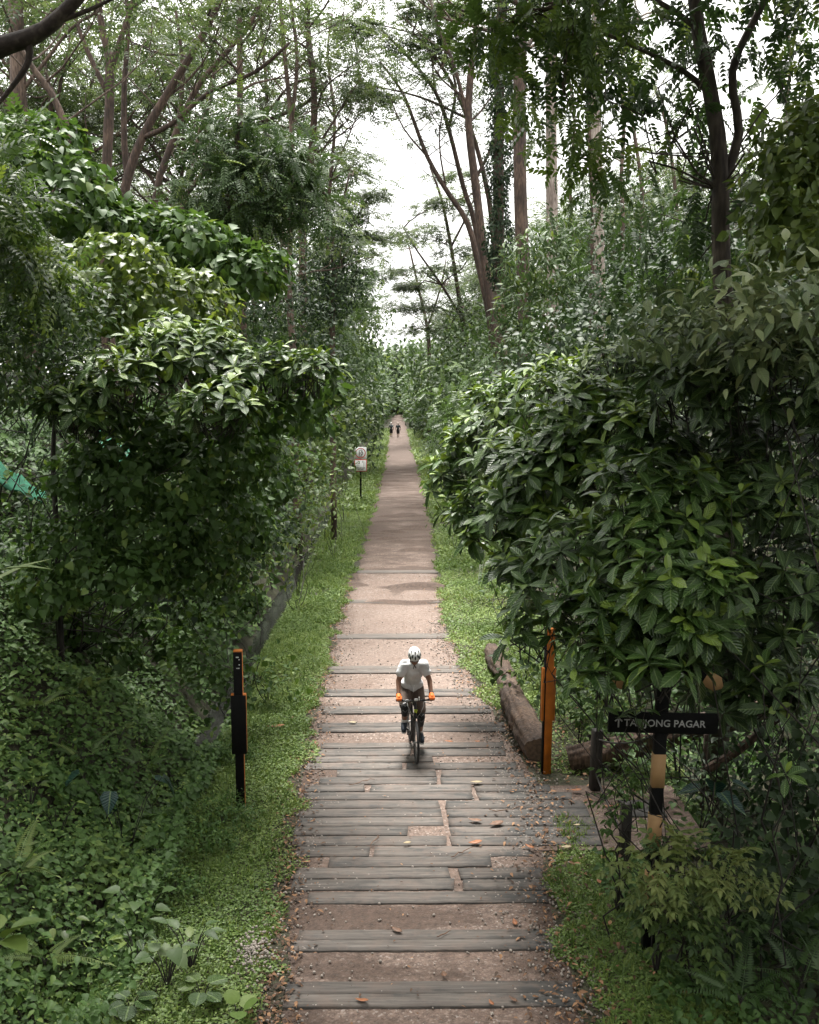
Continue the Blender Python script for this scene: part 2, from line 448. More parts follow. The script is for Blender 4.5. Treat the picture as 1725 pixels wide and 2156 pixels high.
def wood_material(name, c0, c1, c2):
    m, n, l, b = newmat(name)
    g = n.new("ShaderNodeNewGeometry")
    oi = n.new("ShaderNodeObjectInfo")
    va = n.new("ShaderNodeVectorMath"); va.operation = 'MULTIPLY_ADD'
    cmb = n.new("ShaderNodeCombineXYZ")
    for i in range(3): l.new(oi.outputs["Random"], cmb.inputs[i])
    va.inputs[1].default_value = (37, 11, 23)
    l.new(cmb.outputs[0], va.inputs[0]); l.new(g.outputs["Position"], va.inputs[2])
    mp = n.new("ShaderNodeMapping"); mp.inputs["Scale"].default_value = (1.2, 26, 26)
    l.new(va.outputs[0], mp.inputs["Vector"])
    gr = n.new("ShaderNodeTexNoise"); gr.inputs["Scale"].default_value = 1.0; gr.inputs["Detail"].default_value = 6; gr.inputs["Roughness"].default_value = .7
    l.new(mp.outputs[0], gr.inputs["Vector"])
    m2 = n.new("ShaderNodeMapping"); m2.inputs["Scale"].default_value = (1.6, 5.5, 3)
    l.new(va.outputs[0], m2.inputs["Vector"])
    st = n.new("ShaderNodeTexNoise"); st.inputs["Scale"].default_value = 1.0; st.inputs["Detail"].default_value = 7; st.inputs["Roughness"].default_value = .72
    l.new(m2.outputs[0], st.inputs["Vector"])
    at = n.new("ShaderNodeAttribute"); at.attribute_name = "tint"
    rp = n.new("ShaderNodeValToRGB")
    e = rp.color_ramp.elements; e[0].position = .3; e[1].position = .7
    e[0].color = c0 + (1,); e[1].color = c2 + (1,)
    x = e.new(.5); x.color = c1 + (1,)
    l.new(gr.outputs["Fac"], rp.inputs["Fac"])
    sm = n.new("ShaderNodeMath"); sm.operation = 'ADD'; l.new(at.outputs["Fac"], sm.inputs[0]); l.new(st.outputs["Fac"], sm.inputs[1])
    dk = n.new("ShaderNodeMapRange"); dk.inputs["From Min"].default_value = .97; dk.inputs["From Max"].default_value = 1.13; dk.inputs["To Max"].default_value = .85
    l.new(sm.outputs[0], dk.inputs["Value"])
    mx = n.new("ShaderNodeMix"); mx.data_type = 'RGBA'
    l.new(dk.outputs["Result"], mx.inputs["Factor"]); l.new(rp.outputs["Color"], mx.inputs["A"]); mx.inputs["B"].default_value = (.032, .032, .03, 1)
    so = n.new("ShaderNodeTexNoise"); so.inputs["Scale"].default_value = 3.2; so.inputs["Detail"].default_value = 8; so.inputs["Roughness"].default_value = .75
    l.new(g.outputs["Position"], so.inputs["Vector"])
    sr_ = n.new("ShaderNodeMapRange"); sr_.inputs["From Min"].default_value = .48; sr_.inputs["From Max"].default_value = .66; sr_.inputs["To Max"].default_value = .65
    l.new(so.outputs["Fac"], sr_.inputs["Value"])
    ms = n.new("ShaderNodeMix"); ms.data_type = 'RGBA'; ms.inputs["B"].default_value = (.135, .098, .078, 1)
    l.new(sr_.outputs["Result"], ms.inputs["Factor"]); l.new(mx.outputs["Result"], ms.inputs["A"])
    hv = n.new("ShaderNodeHueSaturation"); l.new(ms.outputs["Result"], hv.inputs["Color"])
    vr = n.new("ShaderNodeMapRange"); vr.inputs["To Min"].default_value = .78; vr.inputs["To Max"].default_value = 1.15
    l.new(oi.outputs["Random"], vr.inputs["Value"]); l.new(vr.outputs["Result"], hv.inputs["Value"])
    l.new(hv.outputs["Color"], b.inputs["Base Color"])
    b.inputs["Roughness"].default_value = .78
    bp = n.new("ShaderNodeBump"); bp.inputs["Strength"].default_value = .4; bp.inputs["Distance"].default_value = .006
    l.new(gr.outputs["Fac"], bp.inputs["Height"]); l.new(bp.outputs["Normal"], b.inputs["Normal"])
    return m
M_GROUND = ground_material()
M_GRAVEL = gravel_material('gravel_path', 1.0)
M_SLEEPER = wood_material('weathered_sleeper_wood', (.044, .036, .030), (.10, .085, .073), (.172, .15, .13))
M_BLACK = plain('matt_black_paint', (.004, .004, .004), .75, var=.2, spec=.15)
M_ORANGE = plain('orange_paint', (.45, .13, .006), .65, var=.3, scale=5)
M_TAN = plain('tan_reflective_sheet', (.36, .215, .095), .7, var=.08, scale=8)
M_WHITE = plain('white_paint', (.72, .72, .7), .5, var=.05)
M_RED = plain('red_paint', (.55, .03, .03), .5, var=.08)
M_INK = plain('black_ink', (.012, .012, .012), .6)
M_LETTER = plain('grey_white_lettering', (.34, .34, .33), .6, var=.04)

# ------------------------------------------------------------------ leaf templates (length along +Y, normal +Z)
def T_blade(prof, droop=.2, fold=.12):
    k = len(prof)
    v, rib, al = [], [], []
    for t, w in prof:
        z = -droop * t * t
        v.append((0, t, z)); rib.append(1); al.append(t)
    for sgn in (-1, 1):
        for t, w in prof[1:-1]:
            v.append((sgn * w, t - .02, -droop * t * t + fold * w)); rib.append(0); al.append(t)
    tri, quad = [], []
    for s in range(2):
        e = k + s * (k - 2)
        def q(a):
            return a if s else a[::-1]
        tri.append(q((0, e, 1)))
        for i in range(1, k - 2): quad.append(q((i, e + i - 1, e + i, i + 1)))
        tri.append(q((k - 2, e + k - 3, k - 1)))
    return (np.array(v, float), np.array(tri), np.array(quad).reshape(-1, 4), np.array(rib, float), np.array(al, float))
TP = {
 'obovate': T_blade([(0, 0), (.12, .03), (.35, .12), (.62, .185), (.83, .155), (1, 0)], .28, .35),
 'ovate':   T_blade([(0, 0), (.18, .17), (.45, .24), (.75, .14), (1, 0)], .25, .35),
 'heart':   T_blade([(0, 0), (.05, .27), (.3, .40), (.65, .25), (1, 0)], .18, .3),
 'round':   T_blade([(0, 0), (.02, .22), (.22, .42), (.5, .47), (.78, .36), (.95, .13), (1, 0)], .12, .12),
 'lance':   T_blade([(0, 0), (.25, .10), (.6, .11), (1, 0)], .22, .3),
 'rhomb':   (np.array([(0, 0, 0), (-.22, .45, .05), (.22, .45, .05), (0, 1, -.12)], float), np.array([(0, 2, 1), (1, 2, 3)]), np.zeros((0, 4), int), np.array([1, 0, 0, 1.]), np.array([0, .5, .5, 1.])),
 'thin':    (np.array([(0, 0, 0), (-.11, .5, .02), (.11, .5, .02), (0, 1, -.1)], float), np.array([(0, 2, 1), (1, 2, 3)]), np.zeros((0, 4), int), np.array([1, 0, 0, 1.]), np.array([0, .5, .5, 1.])),
}
def T_compound(pairs, leaf, ll, droop=.35, taper=.5, ang=62, terminal=True, stem=True):
    V, Tn, Q, Rb, Al = [], [], [], [], []
    n = 0
    lv, lt, lq, lr, la = TP[leaf]
    def put(M, off):
        nonlocal n
        v = lv @ M.T + off
        V.append(v); Tn.append(lt + n)
        if len(lq): Q.append(lq + n)
        Rb.append(lr); Al.append(la); n += len(v)
    for i in range(pairs):
        t = .2 + .75 * i / max(1, pairs - 1)
        z = -droop * t * t
        sc = ll * (1 - taper * abs(t - .5) * 1.2) if taper >= 0 else ll * (1 + taper * t)
        for s in (-1, 1):
            a = math.radians(ang - 12 * t)
            d = np.array([s * math.sin(a), math.cos(a), -.12 - .3 * droop]); d /= np.linalg.norm(d)
            nn = np.array([s * .12, 0, 1.]); x = np.cross(d, nn); x /= np.linalg.norm(x); zz = np.cross(x, d)
            put(np.stack([x, d, zz], 1) * sc, np.array([0, t, z]))
    if terminal:
        d = np.array([0, 1, -2 * droop * .7]); d /= np.linalg.norm(d)
        x = np.array([1., 0, 0]); zz = np.cross(x, d)
        put(np.stack([x, d, zz], 1) * ll * .9, np.array([0, .97, -droop * .94]))
    if stem:
        k = 5
        v = []
        for i in range(k):
            t = i / (k - 1)
            for s in (-1, 1): v.append((s * .006, t, -droop * t * t))
        V.append(np.array(v)); Rb.append(np.ones(2 * k)); Al.append(np.zeros(2 * k))
        Q.append(np.array([(2 * i, 2 * i + 1, 2 * i + 3, 2 * i + 2) for i in range(k - 1)]) + n); n += 2 * k
    return (np.concatenate(V), np.concatenate(Tn), np.concatenate(Q) if Q else np.zeros((0, 4), int), np.concatenate(Rb), np.concatenate(Al))
TP['pinnate'] = T_compound(6, 'rhomb', .30, .35)
TP['pinnate_near'] = T_compound(6, 'ovate', .32, .35)
TP['feather'] = T_compound(4, 'rhomb', .46, .2, stem=False)
TP['fern'] = T_compound(20, 'thin', .26, .55, taper=-.75, ang=80)
TP['compound'] = T_compound(3, 'ovate', .44, .3)
TP['trifol'] = T_compound(2, 'ovate', .42, .3)

def unit(a):
    return a / np.maximum(np.linalg.norm(a, axis=-1, keepdims=True), 1e-9)
def rdir(n):
    return unit(rng.normal(size=(n, 3)))
def put_leaves(bag, tname, pos, dirs, ups, size, tint, wmul=None):
    v, tri, quad, rib, al = TP[tname]
    pos = np.asarray(pos, float)
    bad = (pos[:, 1] > 36) & (pos[:, 2] < 9) & (pos[:, 0] > xl(pos[:, 1]) - .25) & (pos[:, 0] < xr(pos[:, 1]) - .05) & (pos[:, 1] < 190) if tname not in ('blade', 'stone') and len(pos) > 40 else None
    if bad is not None and bad.any():
        ok = ~bad; n0 = len(pos); pos = pos[ok]; dirs = np.asarray(dirs)[ok]
        if np.ndim(ups) == 2: ups = ups[ok]
        if np.ndim(size) == 1: size = np.asarray(size)[ok]
        if np.ndim(tint) == 1: tint = np.asarray(tint)[ok]
        if np.ndim(wmul) == 1: wmul = np.asarray(wmul)[ok]
    N = len(pos)
    if N == 0: return
    Y = unit(dirs); X = np.cross(Y, ups); bad = np.linalg.norm(X, axis=1) < 1e-4
    if bad.any(): X[bad] = np.cross(Y[bad], np.array([.3, .9, .1]))
    X = unit(X); Z = np.cross(X, Y)
    if wmul is not None: X = X * np.asarray(wmul)[:, None]
    Rm = np.stack([X, Y, Z], 2) * np.broadcast_to(np.asarray(size, float), (N,))[:, None, None]
    W = np.einsum('nij,kj->nki', Rm, v) + pos[:, None, :]
    k = len(v); off = (np.arange(N) * k)
    fs = []
    if len(tri): fs.append((tri[None] + off[:, None, None]).reshape(-1, 3))
    if len(quad): fs.append((quad[None] + off[:, None, None]).reshape(-1, 4))
    tint = np.broadcast_to(np.asarray(tint, float), (N,))
    bag.add(W.reshape(-1, 3), fs, np.repeat(tint, k), np.tile(rib, N), np.tile(al, N))

UP = np.array([0, 0, 1.])
def E(px, py, rx, ry, d, rd=None):      # ellipsoid seen at that pixel, radii in photo pixels, at distance d
    c = P(px, py, d); s = S(d)
    return (np.array(c), np.array([rx / s, (rd if rd else rx / s), ry / s]))
def surf(ells, n, lump=.25, shell=.3, low=-.6, front=0.0):
    """random points near the surface of a union of ellipsoids, with lumpy radius; outward normals"""
    A = np.array([(e[1][0] * e[1][1] + e[1][0] * e[1][2] + e[1][1] * e[1][2]) for e in ells])
    pts, nor = [], []
    have = 0
    for _ in range(30):
        m = int((n - have) * 1.8) + 16
        i = rng.choice(len(ells), m, p=A / A.sum())
        C = np.array([ells[k][0] for k in i]); Rr = np.array([ells[k][1] for k in i])
        u = rdir(m)
        if front: u[:, 1] -= front; u = unit(u)
        keep = u[:, 2] > low
        nn = vnoise(u * 2.6 + C * .7 + 11) * .7 + vnoise(u * 6 + C * 1.3 + 5) * .3
        rad = 1 + lump * (nn - .5) * 2 - shell * rng.random(m) ** 2.2
        p = C + u * Rr * rad[:, None]
        for e in ells:
            q = (p - e[0]) / e[1]
            keep &= (q * q).sum(1) > .42
        pts.append(p[keep]); nor.append(unit(u / Rr)[keep]); have += keep.sum()
        if have >= n: break
    return np.concatenate(pts)[:n], np.concatenate(nor)[:n]
def tints(n, pos, lo=.1, hi=.75, hot=.05):
    t = lo + (hi - lo) * (rng.random(n) * .6 + .4 * vnoise(pos * .9 + 31))
    h = rng.random(n) < hot
    t[h] = .85 + .15 * rng.random(h.sum())
    return t
def fol_whorl(bag, ells, n, L, leaf='obovate', nl=(6, 9), low=-.5, lump=.3, hot=.12, shell=.35, front=0.0, pts=None, stems=None):
    if pts is None: c, nor = surf(ells, n, lump, shell, low, front)
    else: c, nor = pts
    n = len(c)
    ax = unit(nor * .55 + UP * .75 + rdir(n) * .35)
    for k in range(n):
        m = rng.integers(nl[0], nl[1] + 1)
        a = ax[k]
        x = unit(np.cross(a, np.array([.31, .87, .2]))[None])[0]; y = np.cross(a, x)
        ph = np.arange(m) * 2.4 + rng.random() * 6 + rng.normal(size=m) * .12
        rank = np.arange(m) / max(1, m - 1)
        el = np.radians(-8 + 58 * rank ** 1.6 + rng.normal(size=m) * 9)
        d = np.cos(el)[:, None] * (np.cos(ph)[:, None] * x + np.sin(ph)[:, None] * y) + np.sin(el)[:, None] * a
        sz = L * (1.05 - .45 * rank ** 2) * rng.uniform(.8, 1.12, m) * rng.uniform(.85, 1.1)
        base = .12 + .4 * rng.random()
        tn = np.clip(base + .35 * rank ** 3 + rng.normal(size=m) * .08, 0, 1)
        if rng.random() < hot * 2: tn = np.where(rank > .7, .85 + .15 * rng.random(m), tn)
        tn = np.where(rng.random(m) < hot * .25, .95, tn)
        pos = c[k] + a * (-.12 * L + .18 * L * rank)[:, None]
        put_leaves(bag, leaf, pos, d, np.tile(a, (m, 1)) + rng.normal(size=(m, 3)) * .12, sz, tn, rng.uniform(.85, 1.15, m))
        if stems is not None:
            p0 = Vector(c[k] - a * (L * 1.5) - nor[k] * L * .4)
            stems.tube([p0, Vector(c[k] - a * L * .1)], [.008, .005], 4, cap=False)
def fol_cluster(bag, ells, ncl, per, L, leaf='rhomb', spread=.25, low=-.7, lump=.3, droop=.25, shell=.35, hot=.05, lo=.08, hi=.75, front=0.0, flat=.0):
    c, nor = surf(ells, ncl, lump, shell, low, front)
    n = len(c)
    m = n * per
    cc = np.repeat(c, per, 0); nn = np.repeat(nor, per, 0)
    off = rng.normal(size=(m, 3)) * spread
    if flat: off[:, 2] *= flat
    pos = cc + off
    d = unit(nn * .45 + rdir(m) * .8 - UP * droop)
    ups = unit(nn * .5 + UP * .8 + rdir(m) * .35)
    t = np.repeat(tints(n, c, lo, hi, hot), per) + rng.normal(size=m) * .09
    put_leaves(bag, leaf, pos, d, ups, L * rng.uniform(.65, 1.2, m), np.clip(t, 0, 1), rng.uniform(.8, 1.2, m))
def fol_drape(bag, ells, n, L, leaf='heart', low=-.8, lump=.35, shell=.2, hot=.06, lo=.1, hi=.8, front=0.0):
    """leaves shingled over a surface, tips hanging (climbers)"""
    c, nor = surf(ells, n, lump, shell, low, front)
    n = len(c)
    d = unit(-UP * .55 + nor * .4 + rdir(n) * .7)
    ups = unit(nor + UP * .45 + rdir(n) * .35)
    put_leaves(bag, leaf, c, d, ups, L * rng.uniform(.6, 1.2, n), tints(n, c, lo, hi, hot), rng.uniform(.85, 1.15, n))

def wander(p0, p1, k=6, amp=.06):
    p0, p1 = Vector(p0), Vector(p1)
    L = (p1 - p0).length
    out = []
    for i in range(k + 1):
        t = i / k
        p = p0.lerp(p1, t)
        if 0 < i < k: p += Vector(rng.normal(size=3)) * L * amp * math.sin(math.pi * t)
        out.append(p)
    return out
def stems_to(bag, base, ells, r0=.03, per=1, amp=.06):
    for c, rr in ells:
        for _ in range(per):
            tgt = Vector(c) + Vector(rng.normal(size=3) * rr * .35)
            pts = wander(base, tgt, 7, amp)
            bag.tube(pts, list(np.linspace(r0, r0 * .3, len(pts))), 6, cap=False)
# ================================================================== STRUCTURE: ground, path, drain
def grid_mesh(xs, ys, zf, tintf=None):
    b = Bag()
    X, Y = np.meshgrid(xs, ys) if np.ndim(xs) == 1 else (xs, ys)
    Z = zf(X, Y)
    ny, nx = X.shape
    idx = np.arange(ny * nx).reshape(ny, nx)
    q = np.stack([idx[:-1, :-1], idx[:-1, 1:], idx[1:, 1:], idx[1:, :-1]], -1).reshape(-1, 4)
    t = tintf(X, Y).ravel() if tintf else .5
    b.add(np.stack([X, Y, Z], -1).reshape(-1, 3), [q], t)
    return b
gx = np.concatenate([[-900, -400, -200, -110, -70, -50, -40], np.arange(-32, -12, .8), np.arange(-12, 9, .16), np.arange(9, 30, .8), [34, 40, 50, 70, 110, 200, 400, 900]])
gy = np.concatenate([[-300, -120, -60, -30, -15], np.arange(-8, 6, 1.), np.arange(6, 34, .16), np.arange(34, 80, .5), np.arange(80, 260, 3.), [280, 320, 400, 600, 900, 1500]])
ground = grid_mesh(gx, gy, terrain).build('ground', M_GROUND)
tag(ground, kind='structure')

def pixel_blobs(items):            # [(px, py, rx, ry, amount)] on the ground -> soft world-space patches
    out = []
    for px, py, rx, ry, am in items:
        c = G(px, py); a = G(px + rx, py); n_ = G(px, py + ry); f_ = G(px, py - ry)
        out.append((c.x, (n_.y + f_.y) / 2, abs(a.x - c.x), abs(f_.y - n_.y) / 2, am))
    return out
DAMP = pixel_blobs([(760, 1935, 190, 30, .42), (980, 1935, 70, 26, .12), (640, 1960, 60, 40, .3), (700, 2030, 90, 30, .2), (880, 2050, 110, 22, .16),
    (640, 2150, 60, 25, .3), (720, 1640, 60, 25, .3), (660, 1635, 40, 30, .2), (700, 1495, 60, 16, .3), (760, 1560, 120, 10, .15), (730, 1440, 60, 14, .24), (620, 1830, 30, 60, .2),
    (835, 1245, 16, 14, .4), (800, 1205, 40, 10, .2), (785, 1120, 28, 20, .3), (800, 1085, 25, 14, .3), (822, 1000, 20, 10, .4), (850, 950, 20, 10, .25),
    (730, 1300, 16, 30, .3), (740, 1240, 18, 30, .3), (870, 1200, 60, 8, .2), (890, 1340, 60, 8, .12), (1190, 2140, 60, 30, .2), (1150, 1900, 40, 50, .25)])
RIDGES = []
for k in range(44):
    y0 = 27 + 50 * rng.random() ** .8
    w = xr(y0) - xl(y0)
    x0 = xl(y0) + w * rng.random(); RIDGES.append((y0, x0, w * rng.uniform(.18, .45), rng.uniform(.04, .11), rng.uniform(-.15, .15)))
def damp_and_shade(x, y):
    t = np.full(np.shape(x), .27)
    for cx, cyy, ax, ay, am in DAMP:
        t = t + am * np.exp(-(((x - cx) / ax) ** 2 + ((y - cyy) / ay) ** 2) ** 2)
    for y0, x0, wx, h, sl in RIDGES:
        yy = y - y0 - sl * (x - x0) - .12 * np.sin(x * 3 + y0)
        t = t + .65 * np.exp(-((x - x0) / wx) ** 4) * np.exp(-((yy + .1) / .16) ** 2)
    t = t + .3 * sstep((y - 25) / 15) + .06 * sstep((y - 60) / 40) + .17 * sstep((18 - y) / 4) + .34 * (fnoise(x, y, .6, 77) - .5) + .3 * (fnoise(x, y, 2.2, 78) - .5) - .15 * np.exp(-((y - 25) / 9.0) ** 4)  # the far ramp also paints canopy shade into the tint
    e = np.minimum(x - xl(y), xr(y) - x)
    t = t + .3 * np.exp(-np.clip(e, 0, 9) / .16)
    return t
def path_z(x, y):
    z = (fnoise(x, y, 1.3, 8) - .5) * .03
    for y0, x0, wx, h, sl in RIDGES:
        yy = y - y0 - sl * (x - x0) - .12 * np.sin(x * 3 + y0)
        z = z + h * np.exp(-((x - x0) / wx) ** 4) * np.where(yy < 0, np.exp(-(yy / .07) ** 2), np.exp(-(yy / .45) ** 2))
    e = np.minimum(x - xl(y), xr(y) - x)
    return z - .05 * np.exp(-np.clip(e + .15, 0, 9) / .12)
py_ = np.concatenate([np.arange(4, 80, .11), np.arange(80, 260, .8)])
u_ = np.linspace(0, 1, 46)
jl = (fnoise(py_ * 0 + 1, py_, .8, 4) - .5) * .35 + (fnoise(py_ * 0 + 1, py_, 3.1, 5) - .5) * .2
jr = (fnoise(py_ * 0 + 1, py_, .8, 6) - .5) * .35 + (fnoise(py_ * 0 + 1, py_, 3.1, 7) - .5) * .2
PXL, PXR = xl(py_) - .12 + jl, xr(py_) + .15 + jr
PX = PXL[:, None] + (PXR - PXL)[:, None] * u_[None]
path = grid_mesh(PX, np.repeat(py_[:, None], 46, 1), path_z, damp_and_shade).build('path', M_GRAVEL)
tag(path, kind='structure')
# gravel apron of the side path that leaves to the right beyond the planks
sp = Bag()
q_ = [G(1120, 1660), G(1235, 1665), G(1330, 1690), G(1420, 1760), G(1300, 1790), G(1140, 1790)]
apx = [(v.x, v.y) for v in q_]
sx = np.linspace(1.4, 4.2, 30); sy = np.linspace(min(v[1] for v in apx), max(v[1] for v in apx) + .1, 20)
apron = grid_mesh(sx, sy, lambda x, y: .004 + (fnoise(x, y, 2.2, 9) - .5) * .02 + np.maximum(terrain(x, y) + .012, 0) * (x > 2.2), lambda x, y: np.full(np.shape(x), .56)).build('side_path', M_GRAVEL)
tag(apron, kind='structure')

M_WATER = plain('drain_water', (.03, .03, .028), .12, var=.3, scale=3, bump=.25, spec=.6)
yy_ = np.arange(16, 60, .4)
wob_ = (fnoise(yy_ * 0 + 3, yy_, .12, 3) - .5) * .9
dx_ = DITCH_X - wob_ * .25
WX = np.stack([dx_ - .24, dx_ - .08, dx_ + .08, dx_ + .24], 1)
tag(grid_mesh(WX, np.repeat(yy_[:, None], 4, 1), lambda x, y: x * 0 - .24).build('drain_water', M_WATER), kind='structure')

# ------------------------------------------------------------------ sleepers / deck planks (each its own thing)
def sleeper(px0, px1, pyt, pyb, label, group, z=.03, dark=0.0, th=.14, skew=0.0):
    a, b_, far = G(px0, (pyt + pyb) / 2), G(px1, (pyt + pyb) / 2), G(px0, pyt)
    near = G(px0, pyb)
    y0, y1 = near.y - .004, far.y + .004
    n = 22
    prof = [(y0, z - th), (y0, z - .012), (y0 + .006, z), (y1 - .006, z), (y1, z - .012), (y1, z - th)]
    bag = Bag(); vs, ts = [], []
    e0, e1 = rng.uniform(-.03, .03), rng.uniform(-.03, .03)
    wig = rng.normal(size=(n + 1, 2)) * .004
    tilt = rng.uniform(-.006, .006)
    for i in range(n + 1):
        t = i / n
        x = a.x + (b_.x - a.x) * t
        pxi = px0 + (px1 - px0) * t
        for j, (yy, zz) in enumerate(prof):
            ex = (e0 * (yy - y0) / (y1 - y0)) * (t == 0) + (e1 * (yy - y0) / (y1 - y0)) * (t == 1)
            w = wig[i, 0] if j < 3 else wig[i, 1]
            vs.append((x + ex, yy + w + skew * (x - a.x), zz + (tilt if j in (2, 3) else 0) * (t - .5)))
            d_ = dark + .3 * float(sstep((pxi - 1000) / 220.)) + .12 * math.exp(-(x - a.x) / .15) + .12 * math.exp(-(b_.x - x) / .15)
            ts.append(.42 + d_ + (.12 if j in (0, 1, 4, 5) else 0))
    m = 6
    q = [(i * m + j, (i + 1) * m + j, (i + 1) * m + j + 1, i * m + j + 1) for i in range(n) for j in range(m - 1)]
    caps = [list(range(m))[::-1], [n * m + j for j in range(m)]]
    bag.add(np.array(vs), [np.array(q), np.array(caps)], np.array(ts))
    c = Vector(((a.x + b_.x) / 2, (y0 + y1) / 2, 0))
    o = bag.build('sleeper', M_SLEEPER, smooth=False, origin=c)
    return tag(o, label, 'sleeper', group)
ORD = ['first', 'second', 'third', 'fourth', 'fifth', 'sixth', 'seventh', 'eighth', 'ninth', 'tenth', 'eleventh', 'twelfth',
       'thirteenth', 'fourteenth', 'fifteenth', 'sixteenth', 'seventeenth', 'eighteenth', 'nineteenth']
def cx(v): return 526.4 + v * .4883
def cyp(v): return 1526.5 + v * .4883
gd = 'planks of the timber deck below the cyclist'
rows = [  # (top, bottom, pieces) in the crop of the deck, nearest row last
 (82, 103, [(308, 1095)]), (107, 136, [(245, 690), (706, 1100)]), (139, 163, [(242, 790)]), (167, 193, [(240, 657), (674, 1150)]),
 (197, 226, [(377, 804), (822, 1178)]), (230, 258, [(300, 804), (824, 1235)]), (262, 291, [(240, 497), (516, 955), (974, 1295)]),
 (295, 325, [(236, 965), (987, 1385)]), (331, 363, [(245, 820), (840, 1448)]), (367, 401, [(215, 827), (848, 1462)]),
 (405, 440, [(202, 834), (855, 1490)]), (444, 481, [(190, 678), (866, 1508)]), (485, 524, [(185, 846), (869, 1515)]),
 (529, 571, [(200, 514), (533, 1212)]), (575, 617, [(338, 1040)]), (622, 667, [(190, 864), (907, 1256)]),
 (672, 717, [(177, 877), (917, 1292)]), (727, 775, [(248, 1282)])]
nr = len(rows)
for i, (t, b_, ps) in enumerate(rows):
    o_ = ORD[nr - 1 - i]
    for j, (x0, x1) in enumerate(ps):
        if len(ps) == 1: lab = 'grey deck plank in one piece, %s row from the near end of the deck' % o_
        else: lab = 'grey deck plank, %s piece of the %s row from near end of deck' % (('left', 'right')[j] if len(ps) == 2 else ('left', 'middle', 'right')[j], o_)
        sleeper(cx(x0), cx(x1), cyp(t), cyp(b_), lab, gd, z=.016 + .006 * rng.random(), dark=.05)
gs = 'sleepers set across the gravel path'
S_ = [(602, 1205, 2072, 2097, 'smooth grey sleeper, far half of the pair nearest the bottom edge', .02),
      (597, 1225, 2098, 2124, 'smooth grey sleeper, near half of the pair nearest the bottom edge', .02),
      (629, 1161, 1962.5, 1983, 'smooth grey sleeper, far half of the pair below the dark soil band', .04),
      (607, 1166, 1983.5, 2005, 'smooth grey sleeper, near half of the pair below the dark soil band', .0),
      (670, 1062, 1524, 1533, 'far half of sleeper pair under the cyclist pedals, dark edged', .12),
      (672, 1065, 1533.5, 1543, 'near half of sleeper pair under the cyclist pedals, dark edged', .12),
      (677, 1030, 1489, 1496, 'far half of sleeper pair behind the rear wheel', .1),
      (679, 1034, 1496.5, 1504, 'near half of sleeper pair behind the rear wheel', .1),
      (684, 1000, 1453, 1460, 'far half of sleeper pair level with the handlebar', .06),
      (684, 1008, 1460.5, 1467.5, 'near half of sleeper pair level with the handlebar', .06),
      (690, 968, 1404, 1411, 'far half of sleeper pair behind the white shirt', .0),
      (692, 974, 1411.5, 1418.5, 'near half of sleeper pair behind the white shirt', .02),
      (703, 946, 1336, 1346, 'pale flat sleeper just behind the helmet', -.06),
      (722, 928, 1264, 1270.5, 'thin pale sleeper midway between helmet and the eroded path', -.04),
      (753, 922, 1202, 1207.5, 'farthest pale sleeper, at the foot of the eroded brown path', -.04)]
for x0, x1, t, b_, lab, dk in S_:
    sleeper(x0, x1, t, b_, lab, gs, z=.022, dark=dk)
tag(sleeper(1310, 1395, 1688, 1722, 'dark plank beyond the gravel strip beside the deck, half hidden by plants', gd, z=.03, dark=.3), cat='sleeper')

# ------------------------------------------------------------------ grass, ground cover, litter  (uncountable)
def pos_on(x, y, dz=0):
    return np.stack([x, y, terrain(x, y) + dz], -1)
TP['blade'] = (np.array([(-.05, 0, 0), (.05, 0, 0), (-.035, .55, .0), (.035, .55, .0), (0, 1, -.25)], float), np.array([(2, 3, 4)]), np.array([(0, 1, 3, 2)]), np.ones(5), np.zeros(5))
def edge_ok(x, y, m=0.0):
    wobl = (fnoise(x, y, 1.6, 21) - .5) * .8 + (fnoise(x, y, 6, 22) - .5) * .3
    return np.maximum(xl(y) - x, x - xr(y)) > m + wobl
def grass(bag, n, x0f, x1f, y0, y1, size, seed, weeds=.5, bias=1.0):
    y = y0 + (y1 - y0) * rng.random(n) ** bias
    x = x0f(y) + (x1f(y) - x0f(y)) * rng.random(n)
    k = edge_ok(x, y) & ((fnoise(x, y, .8, seed) * .6 + fnoise(x, y, 2.6, seed + 1) * .4 + .3 * rng.random(n)) > .5)
    k &= ~((x > 1.2) & (x < 3.6) & (y > 12.6) & (y < 15.7) & (x < 1.2 + (y - 11) * .5))
    x, y = x[k], y[k]; n = len(x)
    isw = rng.random(n) < weeds * (fnoise(x, y, 1.1, seed + 3) * 1.6)
    p = pos_on(x, y)
    tn = np.clip(.15 + .75 * fnoise(x, y, .7, seed + 9) + rng.normal(size=n) * .16, 0, 1)
    a = ~isw
    d = unit(np.stack([rng.normal(size=n) * .7, rng.normal(size=n) * .7, .35 + rng.random(n) * .9], -1))
    hs = size * (.5 + .9 * fnoise(x, y, 1.4, seed + 5))
    put_leaves(bag, 'blade', p[a], d[a], rdir(a.sum()) * .6 + np.array([0, -.3, .6]), (hs * rng.uniform(.6, 1.3, n))[a], tn[a], np.full(a.sum(), 2.2))
    q = p[isw]; m = len(q)
    q = q + np.array([0, 0, 1.]) * (rng.random(m) * size * .9)[:, None]
    dd = unit(np.stack([rng.normal(size=m), rng.normal(size=m), rng.random(m) * .4 - .1], -1))
    put_leaves(bag, 'rhomb', q, dd, UP + rdir(m) * .35, size * .62 * rng.uniform(.6, 1.3, m), np.clip(tn[isw] - .05, 0, 1), np.full(m, 1.3))
g1 = Bag()
lft0 = lambda y: np.full_like(y, DITCH_X + .22); lft1 = lambda y: xl(y) + .25
grass(g1, 52000, lambda y: np.full_like(y, -4.3), lft1, 8.5, 15, .075, 1, .75)
grass(g1, 60000, lft0, lft1, 15, 26, .085, 1, .5)
